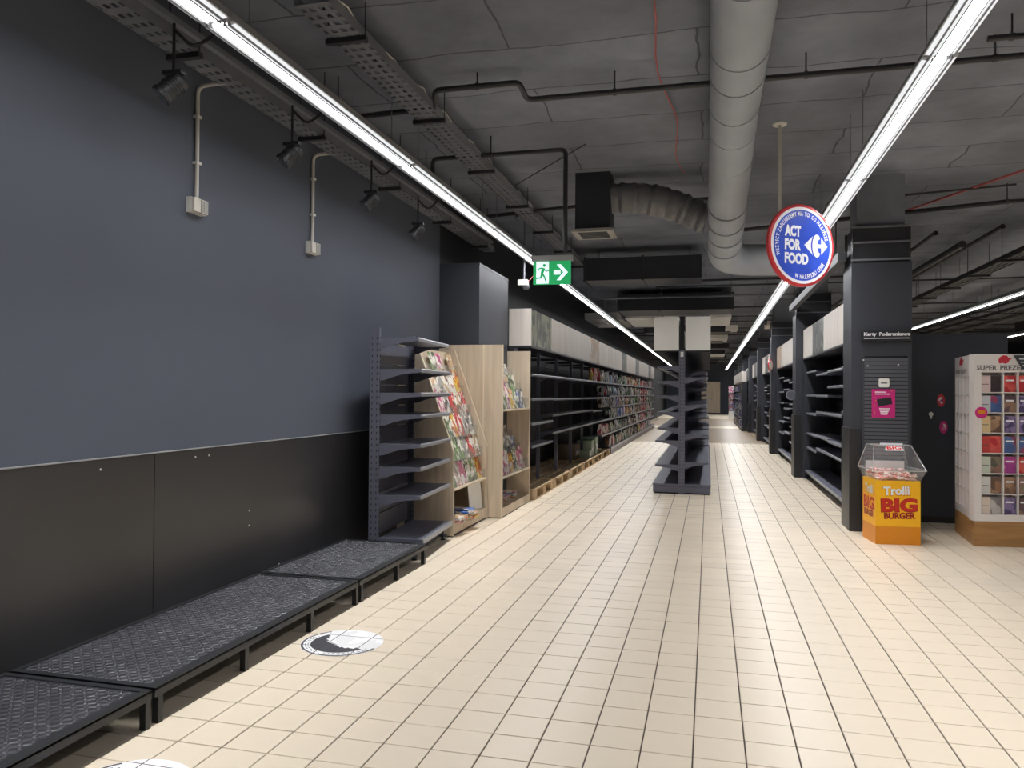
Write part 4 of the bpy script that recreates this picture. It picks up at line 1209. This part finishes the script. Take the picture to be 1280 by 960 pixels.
t = thing('notice', 'small white square notice on the pegboard', 'notice', (CX + 0.305, CYY - 0.035, 1.535))
MB().prism([(-0.05, -0.035), (-0.04, -0.045), (0.04, -0.045), (0.05, -0.035), (0.05, 0.035), (0.04, 0.045), (-0.04, 0.045), (-0.05, 0.035)], 'y', -0.004, 0.004).build('plate', 'paper_white', t)
MB().box(-0.03, 0.03, -0.0055, -0.004, -0.008, 0.004).build('print', 'print_grey', t)
t = thing('poster', 'bright pink gift card poster on the pegboard below the white notice', 'poster', (CX + 0.30, CYY - 0.033, 1.18), 0)
MB().box(-0.11, 0.11, -0.002, 0.002, 0, 0.29).build('sheet', 'pink', t)
b = MB()
for zz, w_, xx in ((0.255, 0.10, -0.03), (0.235, 0.14, -0.01)): b.box(xx - w_ / 2, xx + w_ / 2, -0.0035, -0.002, zz, zz + 0.01)
for q in range(5): b.box(-0.04 + 0.004 * q, 0.06 - 0.006 * q, -0.0035, -0.002, 0.085 - q * 0.014, 0.094 - q * 0.014)
b.build('print', 'text_white', t)
MB().add([(-0.065, -0.0035, 0.185), (-0.05, -0.0035, 0.11), (0.085, -0.0035, 0.14), (0.07, -0.0035, 0.21)], [(0, 1, 2, 3)]).build('card_picture', 'guard_black', t)
b = MB()
for q in range(12):
    xx, zz = rs.uniform(-0.1, 0.09), rs.uniform(0.01, 0.27)
    if -0.07 < xx < 0.08 and 0.02 < zz < 0.25: xx = -0.09
    b.box(xx, xx + 0.012, -0.003, -0.002, zz, zz + 0.008)
b.build('confetti', 'bin_orange', t)

# ================================================================== CANDY BIN
t = thing('candy_bin', 'yellow and orange cardboard candy bin with clear hood reading Trolli BIG BURGER', 'candy bin', (1.53, 7.955, 0), math.radians(6))
Wb, Db, Hb = 0.40, 0.40, 0.60
bx = MB().box(0, Wb, 0, Db, 0.17, Hb).build('box', 'bin_yellow', t)
MB().box(0, Wb, -0.0005, Db, 0.0, 0.17).build('lower_band', 'bin_orange', t)
MB().add([(0, -0.0012, 0), (Wb, -0.0012, 0), (Wb, -0.0012, 0.155), (0, -0.0012, 0.14)], [(0, 1, 2, 3)]).build('band_print', 'bin_orange', bx)
yb_ = -0.002
b = MB(); letters(b, 'Trolli', 0.185, 0.505, 0.255, 0.10, yb_ + 0.0006, 0.055, rot=0.05); b.build('brand_shadow', 'bin_orange', bx)
b = MB(); letters(b, 'Trolli', 0.185, 0.508, 0.235, 0.085, yb_, 0.04, rot=0.05); b.build('brand', 'text_white', bx)
b = MB(); letters(b, 'BIG', 0.21, 0.37, 0.33, 0.135, yb_ + 0.0006, 0.06, rot=0.03); b.build('title_outline', 'bin_outline', bx)
b = MB(); letters(b, 'BIG', 0.21, 0.372, 0.32, 0.125, yb_, 0.045, rot=0.03); b.build('title', 'bin_red', bx)
b = MB(); letters(b, 'BURGER', 0.215, 0.272, 0.28, 0.06, yb_, 0.05, rot=0.03); b.build('subtitle', 'bin_outline', bx)
# left side print
MS = Matrix(((0, 1, 0, 0), (-1, 0, 0, Db), (0, 0, 1, 0), (0, 0, 0, 1)))   # local x runs towards the front, y out to the left
b = MB(); letters(b, 'Trolli', 0.2, 0.505, 0.235, 0.085, yb_, 0.04, M=MS); b.build('brand', 'text_white', bx)
b = MB(); letters(b, 'BIG', 0.2, 0.37, 0.32, 0.125, yb_, 0.045, M=MS); b.build('title', 'bin_red', bx)
b = MB(); letters(b, 'BURGER', 0.2, 0.272, 0.28, 0.06, yb_, 0.05, M=MS); b.build('subtitle', 'bin_outline', bx)
# clear hood: slanted front, higher at the back
e = 0.035
lo = [(-e, -0.05, 0.70), (Wb + e, -0.05, 0.70), (Wb + e, Db + e, 0.70), (-e, Db + e, 0.70)]
bt = [(0.0, 0.0, 0.60), (Wb, 0.0, 0.60), (Wb, Db, 0.60), (0.0, Db, 0.60)]
up = [(0.03, 0.16, 0.925), (Wb - 0.03, 0.16, 0.925), (Wb - 0.03, Db - 0.02, 0.925), (0.03, Db - 0.02, 0.925)]
hood = MB().add(bt + lo + up, [(0, 1, 5, 4), (1, 2, 6, 5), (2, 3, 7, 6), (3, 0, 4, 7), (4, 5, 9, 8), (5, 6, 10, 9), (6, 7, 11, 10), (7, 4, 8, 11), (8, 9, 10, 11)]).build('hood', 'clear_plastic', t)
for a_, b_ in [(0, 1), (1, 2), (2, 3), (3, 0)]:
    MB().tube([lo[a_], lo[b_]], 0.007, 6).build('hood_edge', 'clear_edge', hood)
    MB().tube([up[a_], up[b_]], 0.005, 6).build('hood_edge', 'clear_edge', hood)
    MB().tube([lo[a_], up[a_]], 0.005, 6).build('hood_edge', 'clear_edge', hood)
MB().box(0.10, 0.30, 0.175, 0.20, 0.926, 0.945, Matrix.Translation((0, 0, 0))).build('hood_label', 'sign_white', hood)
def onhood(x, f):   # point on the sloping front of the hood
    return (x, -0.05 + f * 0.21 - 0.003, 0.70 + f * 0.225 + 0.003)
MB().add([onhood(0.12, 0.78), onhood(0.29, 0.78), onhood(0.27, 0.98), onhood(0.14, 0.98)], [(0, 1, 2, 3)]).build('hood_sticker', 'sign_white', hood)
b = MB(); vv, ff, x0_, x1_, y0_, y1_ = glyphs('BIG', 0.03)
b.add([onhood(0.14 + 0.13 * (p[0] - x0_) / (x1_ - x0_), 0.81 + 0.14 * (p[1] - y0_) / (y1_ - y0_)) for p in vv], ff, Matrix.Translation((0, -0.002, 0.002)))
b.build('hood_print', 'bin_red', hood)
MB().box(0.02, Wb - 0.02, Db - 0.03, Db - 0.024, 0.60, 0.76).build('inner_back_card', 'cream_board', t)
cb = MB(); rc = random.Random(2)
for q in range(150):
    x, y = rc.uniform(0.03, Wb - 0.03), rc.uniform(0.02, Db - 0.05)
    z = 0.60 + rc.uniform(0.0, 0.05) + 0.05 * (y / Db)
    Mq = Matrix.Translation((x, y, z)) @ Matrix.Rotation(rc.uniform(0, 6), 4, 'Z') @ Matrix.Rotation(rc.uniform(-0.6, 0.6), 4, 'X')
    cb.add([(-0.03, -0.018, 0), (0.03, -0.018, 0), (0.03, 0.018, 0), (-0.03, 0.018, 0), (0, 0, 0.014), (0, 0, -0.014)], [(0, 1, 4), (1, 2, 4), (2, 3, 4), (3, 0, 4), (1, 0, 5), (2, 1, 5), (3, 2, 5), (0, 3, 5)], Mq)
stuff(cb.build('wrapped_candy', 'candy', t))

# ================================================================== DARK PARTITION and its stickers
t = thing('partition', 'dark slate partition panel between the big column and the gift display', 'partition', (2.06, 9.46, 0))
MB().box(0, 1.08, 0, 0.08, 0.07, 2.09).build('panel', 'slate_column', t)
MB().box(0.005, 1.075, 0.01, 0.07, 0, 0.07).build('foot', 'frame_black', t)
for i, (x, z, m_, sc) in enumerate(((2.485, 1.355, 'sign_red', 1.0), (2.51, 1.06, 'pink', 1.0), (2.385, 1.19, 'paper_white', 0.55))):
    lab = ['red round sticker on the dark partition', 'pink oval sticker below the red one on the dark partition', 'torn white scrap of paper on the dark partition'][i]
    t = thing('sticker', lab, 'sticker', (x, 9.459, z), 0)
    pr = [(0.05 * sc * math.cos(a) * (0.8 if i < 2 else 0.7 + 0.3 * math.sin(3 * a)), 0.07 * sc * math.sin(a)) for a in [q * PI / 9 for q in range(18)]]
    MB().prism(pr, 'y', -0.002, 0).build('paper', m_, t)
    if i < 2: MB().prism([(p[0] * 0.6, p[1] * 0.55) for p in pr], 'y', -0.003, -0.002).build('print', 'cover_pink', t)

# ================================================================== GIFT DISPLAY
F0 = Vector((2.409, 8.10, 0)); F1 = Vector((3.52, 8.26, 0)); S1 = Vector((2.483, 8.95, 0)); B1 = Vector((3.55, 9.1, 0))
t = thing('gift_display', 'white gift box display with wooden plinth reading SUPER PREZENTY at the right edge', 'display', F0)
rel = [(0, 0), ((F1 - F0).x, (F1 - F0).y), ((B1 - F0).x, (B1 - F0).y), ((S1 - F0).x, (S1 - F0).y)]
MB().prism(rel, 'z', 0.0, 0.235).build('plinth', 'plinth_wood', t)
MB().prism([(rel[0][0] + 0.075, rel[0][1] + 0.115), (rel[1][0], rel[1][1] + 0.1), rel[2], (rel[3][0] + 0.07, rel[3][1])], 'z', 0.235, 1.80).build('core', 'display_white', t)
aF = math.atan2((F1 - F0).y, (F1 - F0).x)
MF = Matrix.Rotation(aF, 4, 'Z')
LW = (F1 - F0).length
MB().box(0, LW, 0, 0.10, 1.63, 1.80, MF).build('header_board', 'display_white', t)
MB().box(0, LW, 0, 0.10, 0.235, 0.30, MF).build('bottom_rail', 'display_white', t)
colx = [0.0, 0.062, 0.255, 0.385, 0.515, 0.645, 0.775, 0.905, 1.05]
MB().box(0, 0.062, 0, 0.10, 0.30, 1.63, MF).build('stile', 'display_white', t)
for xx in colx[2:]: MB().box(xx, xx + 0.01, 0.0, 0.115, 0.30, 1.63, MF).build('divider', 'display_white', t)
for q in range(1, 7): MB().box(0.062, LW, 0.004, 0.115, 0.30 + q * 0.19 - 0.004, 0.30 + q * 0.19 + 0.004, MF).build('shelf', 'display_white', t)
b = MB(); letters(b, 'SUPER', 0.112, 1.672, 0.18, 0.047, -0.0015, 0.025, M=MF); b.build('word', 'print_grey', t)
b = MB(); letters(b, 'PREZENTY', 0.385, 1.672, 0.31, 0.047, -0.0015, 0.025, M=MF); b.build('word', 'print_grey', t)
lg = [(0.215 + dx, dz) for dx, dz in ((0, 1.725), (0.01, 1.712), (0.035, 1.718), (0.06, 1.71), (0.085, 1.72), (0.098, 1.745), (0.14, 1.772), (0.092, 1.76), (0.075, 1.785), (0.04, 1.79), (0.012, 1.77), (0.0, 1.75))]
b = MB(); b.add([tuple(MF @ Vector((x, -0.0015, z))) for x, z in lg], [tuple(range(len(lg)))]); b.build('logo', 'print_red', t)
# left face
dS = (F0 - S1); aS = math.atan2(dS.y, dS.x)
MSi = Matrix.Translation(S1 - F0) @ Matrix.Rotation(aS, 4, 'Z')
SW = dS.length
MB().box(0, SW - 0.03, 0, 0.07, 1.60, 1.80, MSi).build('header_board', 'display_white', t)
MB().box(0, SW - 0.03, 0, 0.07, 0.235, 0.31, MSi).build('bottom_rail', 'display_white', t)
for xx in (0.0, 0.16, 0.32, 0.48, 0.64): MB().box(xx, xx + 0.03, 0, 0.075, 0.31, 1.60, MSi).build('divider', 'display_white', t)
MB().box(0.655, SW - 0.03, 0, 0.07, 0.31, 1.60, MSi).build('stile', 'display_white', t)
for q in range(1, 7): MB().box(0.03, 0.655, 0.004, 0.075, 0.31 + q * 0.184 - 0.004, 0.31 + q * 0.184 + 0.004, MSi).build('shelf', 'display_white', t)
b = MB(); letters(b, 'SUPER', 0.16, 1.65, 0.17, 0.04, -0.0015, 0.012, M=MSi); b.build('word', 'print_grey', t)
b = MB(); letters(b, 'PREZENTY', 0.42, 1.65, 0.28, 0.04, -0.0015, 0.012, M=MSi); b.build('word', 'print_grey', t)
b = MB(); b.add([tuple(MSi @ Vector((x * 1.6 - 0.12, -0.0015, z))) for x, z in lg], [tuple(range(len(lg)))]); b.build('logo', 'print_red', t)
MB().prism([(0.062 + 0.055 * math.cos(q * PI / 12), 1.25 + 0.055 * math.sin(q * PI / 12)) for q in range(24)], 'y', -0.006, -0.001, MF).build('price_sticker', 'pink', t)
MB().box(0.03, 0.094, -0.008, -0.006, 1.24, 1.275, MF).build('sticker_print', 'bin_orange', t)
# gift boxes in the cells
G = ['tan', 'red', 'white', 'blue', 'yellow', 'green', 'pink', 'grey', 'lilac', 'black']
for k_, (a_, b_, c_) in {'tan': ((196, 170, 140), (150, 110, 84), (110, 84, 70)), 'red': ((206, 66, 66), (222, 96, 88), (190, 50, 58)), 'white': ((214, 208, 202), (176, 170, 170), (130, 124, 124)),
                         'blue': ((60, 74, 130), (80, 110, 160), (150, 70, 100)), 'yellow': ((214, 180, 120), (180, 140, 90), (120, 90, 60)), 'green': ((110, 130, 100), (150, 110, 100), (80, 90, 74)),
                         'pink': ((196, 80, 150), (160, 60, 140), (220, 130, 180)), 'grey': ((120, 100, 100), (80, 66, 66), (60, 50, 52)), 'lilac': ((112, 96, 150), (150, 130, 170), (80, 70, 110)), 'black': ((70, 60, 66), (110, 84, 90), (150, 120, 100))}.items():
    printed('gift_' + k_, rgb(*a_), rgb(*b_), rgb(*c_), 14, interp='EASE')
wide = [('pink', 'grey'), ('grey', 'blue'), ('yellow', 'tan'), ('red', 'red'), ('green', 'green'), ('white', 'tan'), ('tan', 'white')]
c2 = ['red', 'black', 'lilac', 'blue', 'pink', 'tan', 'lilac']
c3 = ['red', 'lilac', 'lilac', 'blue', 'red', 'green', 'black']
rowname = ['top', 'second', 'third', 'fourth', 'fifth', 'sixth', 'bottom']
soft = {'pink': rgb(224, 200, 196), 'grey': rgb(206, 208, 212), 'yellow': rgb(222, 196, 150), 'red': rgb(200, 70, 64), 'green': rgb(200, 206, 190), 'white': rgb(214, 212, 208), 'tan': rgb(222, 206, 192)}
for k_, c_ in soft.items(): mat('giftbox_' + k_, c_, 0.4)
for r in range(7):
    z = 0.30 + (6 - r) * 0.19 + 0.0045
    for ci in range(8):
        x0 = colx[ci + 1] if ci == 0 else colx[ci + 1] + 0.01 if ci + 1 < len(colx) else None
        if ci + 2 >= len(colx): break
        w = colx[ci + 2] - x0
        h = 0.155
        pos = F0 + MF.to_3x3() @ Vector((x0 + w / 2, 0.035, 0))
        if ci == 0:
            a_, b_ = wide[r]
            g = thing('gift_box', '%s two-part gift box in the %s row of the widest column of the gift display' % (a_, rowname[r]), 'gift box', (pos.x, pos.y, z), aF, 'gift boxes in the widest column')
            MB().box(-w * 0.47, -0.002, -0.012, 0.012, 0, h).build('box', 'giftbox_' + a_, g)
            MB().box(-0.001, w * 0.46, -0.012, 0.012, 0, h).build('picture_box', 'gift_' + b_, g)
            MB().box(-w * 0.4, -w * 0.1, -0.0135, -0.012, h * 0.45, h * 0.49).build('print', 'print_grey', g)
        else:
            ck = c2[r] if ci == 1 else (c3[r] if ci == 2 else rs.choice(G))
            o = thing('gift_box', '%s gift box in the %s row of the %s column of the gift display' % (ck, rowname[r], od(ci)), 'gift box', (pos.x, pos.y, z), aF, 'gift boxes in narrow columns')
            MB().box(-w * 0.44, w * 0.44, -0.012, 0.012, 0, h).build('box', 'gift_' + ck, o)
            MB().box(-w * 0.3, w * 0.3, -0.0135, -0.012, h * 0.66, h * 0.76).build('print', 'text_white', o)
    for ci in range(4):
        zl = 0.31 + (6 - r) * 0.184 + 0.0045
        pos = F0 + (MSi @ Vector((0.03 + ci * 0.16 + 0.065, 0.03, 0)))
        o = thing('gift_card', 'gift card, %s row, %s slot, narrow side of the white gift display' % (rowname[r], od(ci)), 'gift card', (pos.x, pos.y, zl), aS, 'gift cards on the side of the display')
        MB().box(-0.05, 0.05, -0.004, 0.004, 0, 0.12).build('card', 'giftbox_' + ('grey' if r < 4 else rs.choice(['grey', 'pink', 'white'])), o)
        MB().box(-0.045, 0.045, -0.005, -0.004, 0.005, 0.05).build('print', 'gift_' + ('grey' if r < 4 else rs.choice(['grey', 'red', 'pink'])), o)
# dark price flag clipped on the header at the frame edge
t = thing('price_flag', 'dark triangular flag hanging on the header of the gift display at the right edge', 'flag', F0 + MF.to_3x3() @ Vector((0.40, -0.012, 1.64)), aF)
MB().prism([(-0.06, 0.15), (0.10, 0.15), (0.10, 0.0), (0.02, 0.02)], 'y', -0.004, 0.004).build('cloth', 'peg_line', t)
for q in range(3): MB().box(-0.01 + q * 0.015, 0.10, -0.0055, -0.004, 0.11 - q * 0.03, 0.118 - q * 0.03).build('print', 'text_white', t)

# ================================================================== FLOOR DECALS
def decal(label, x, y, r, rz):
    t = thing('floor_sticker', label, 'floor sticker', (x, y, 0.0012), rz, 'round floor stickers')
    MB().lathe([(r, 0), (r, 0.0008)], 48).build('disc', 'decal_worn', t)
    b = MB()
    # black worn crescent on the left and front
    N = 40
    def rin(a):
        return r * (0.62 + 0.05 * math.sin(a * 7) + 0.03 * math.sin(a * 17))
    vs_ = []; 
    for q in range(N + 1):
        a = math.radians(118 + q * 215 / N)
        ro = r * 0.985; ri = r * 0.76
        vs_ += [(ro * math.cos(a), ro * math.sin(a), 0.0011), (r * 0.93 * math.cos(a), r * 0.93 * math.sin(a), 0.0011)]
    b.add(vs_, [(2 * i, 2 * i + 1, 2 * i + 3, 2 * i + 2) for i in range(N)])
    vs_ = []
    for q in range(N + 1):
        a = math.radians(128 + q * 190 / N)
        lev = 0.30 + 0.35 * abs(math.cos(math.radians(128 + q * 190 / N - 225) * 0.9)) * -1 + 0.25
        ri = r * max(0.12, 0.62 - 0.42 * math.sin(PI * q / N) + 0.05 * math.sin(q * 1.7))
        vs_ += [(r * 0.76 * math.cos(a), r * 0.76 * math.sin(a), 0.0011), (ri * math.cos(a), ri * math.sin(a), 0.0011)]
    b.add(vs_, [(2 * i, 2 * i + 1, 2 * i + 3, 2 * i + 2) for i in range(N)])
    # marks between the two rings
    for q in range(26):
        a = math.radians(122 + q * 8.1); w_ = 0.018; 
        c_, s_ = math.cos(a), math.sin(a)
        for k2 in (0.80, 0.86):
            if rs.random() < 0.75:
                p = Vector((r * k2 * c_, r * k2 * s_, 0.0011)); tdir = Vector((-s_, c_, 0)) * rs.uniform(0.004, 0.009); rd = Vector((c_, s_, 0)) * 0.006
                b.add([tuple(p - tdir), tuple(p + tdir), tuple(p + tdir + rd), tuple(p - tdir + rd)], [(0, 1, 2, 3)])
    b.build('worn_print', 'decal_black', t)
    b = MB(); Mi = Matrix.Rotation(-rz, 4, 'Z')
    for q in range(-12, 6):
        for (ox, oy, dx, dy) in ((GX + q * T - x, 0, 0, 1), (0, GY + (q) * T - y, 1, 0)):
            d = ox if dy else oy
            if abs(d) < r * 0.98:
                hl = math.sqrt(r * r - d * d) - 0.002
                if dy: b.box(d - 0.0022, d + 0.0022, -hl, hl, 0.0008, 0.0014, Mi)
                else: b.box(-hl, hl, d - 0.0018, d + 0.0018, 0.0008, 0.0014, Mi)
    b.build('grout_line', 'grout', t)
    return t
decal('black and white worn round floor sticker in front of the middle platform', -1.985, 3.975, 0.228, 0.25)
decal('white worn round floor sticker at the bottom edge of the picture', -1.985, 2.31, 0.228, 0.25)
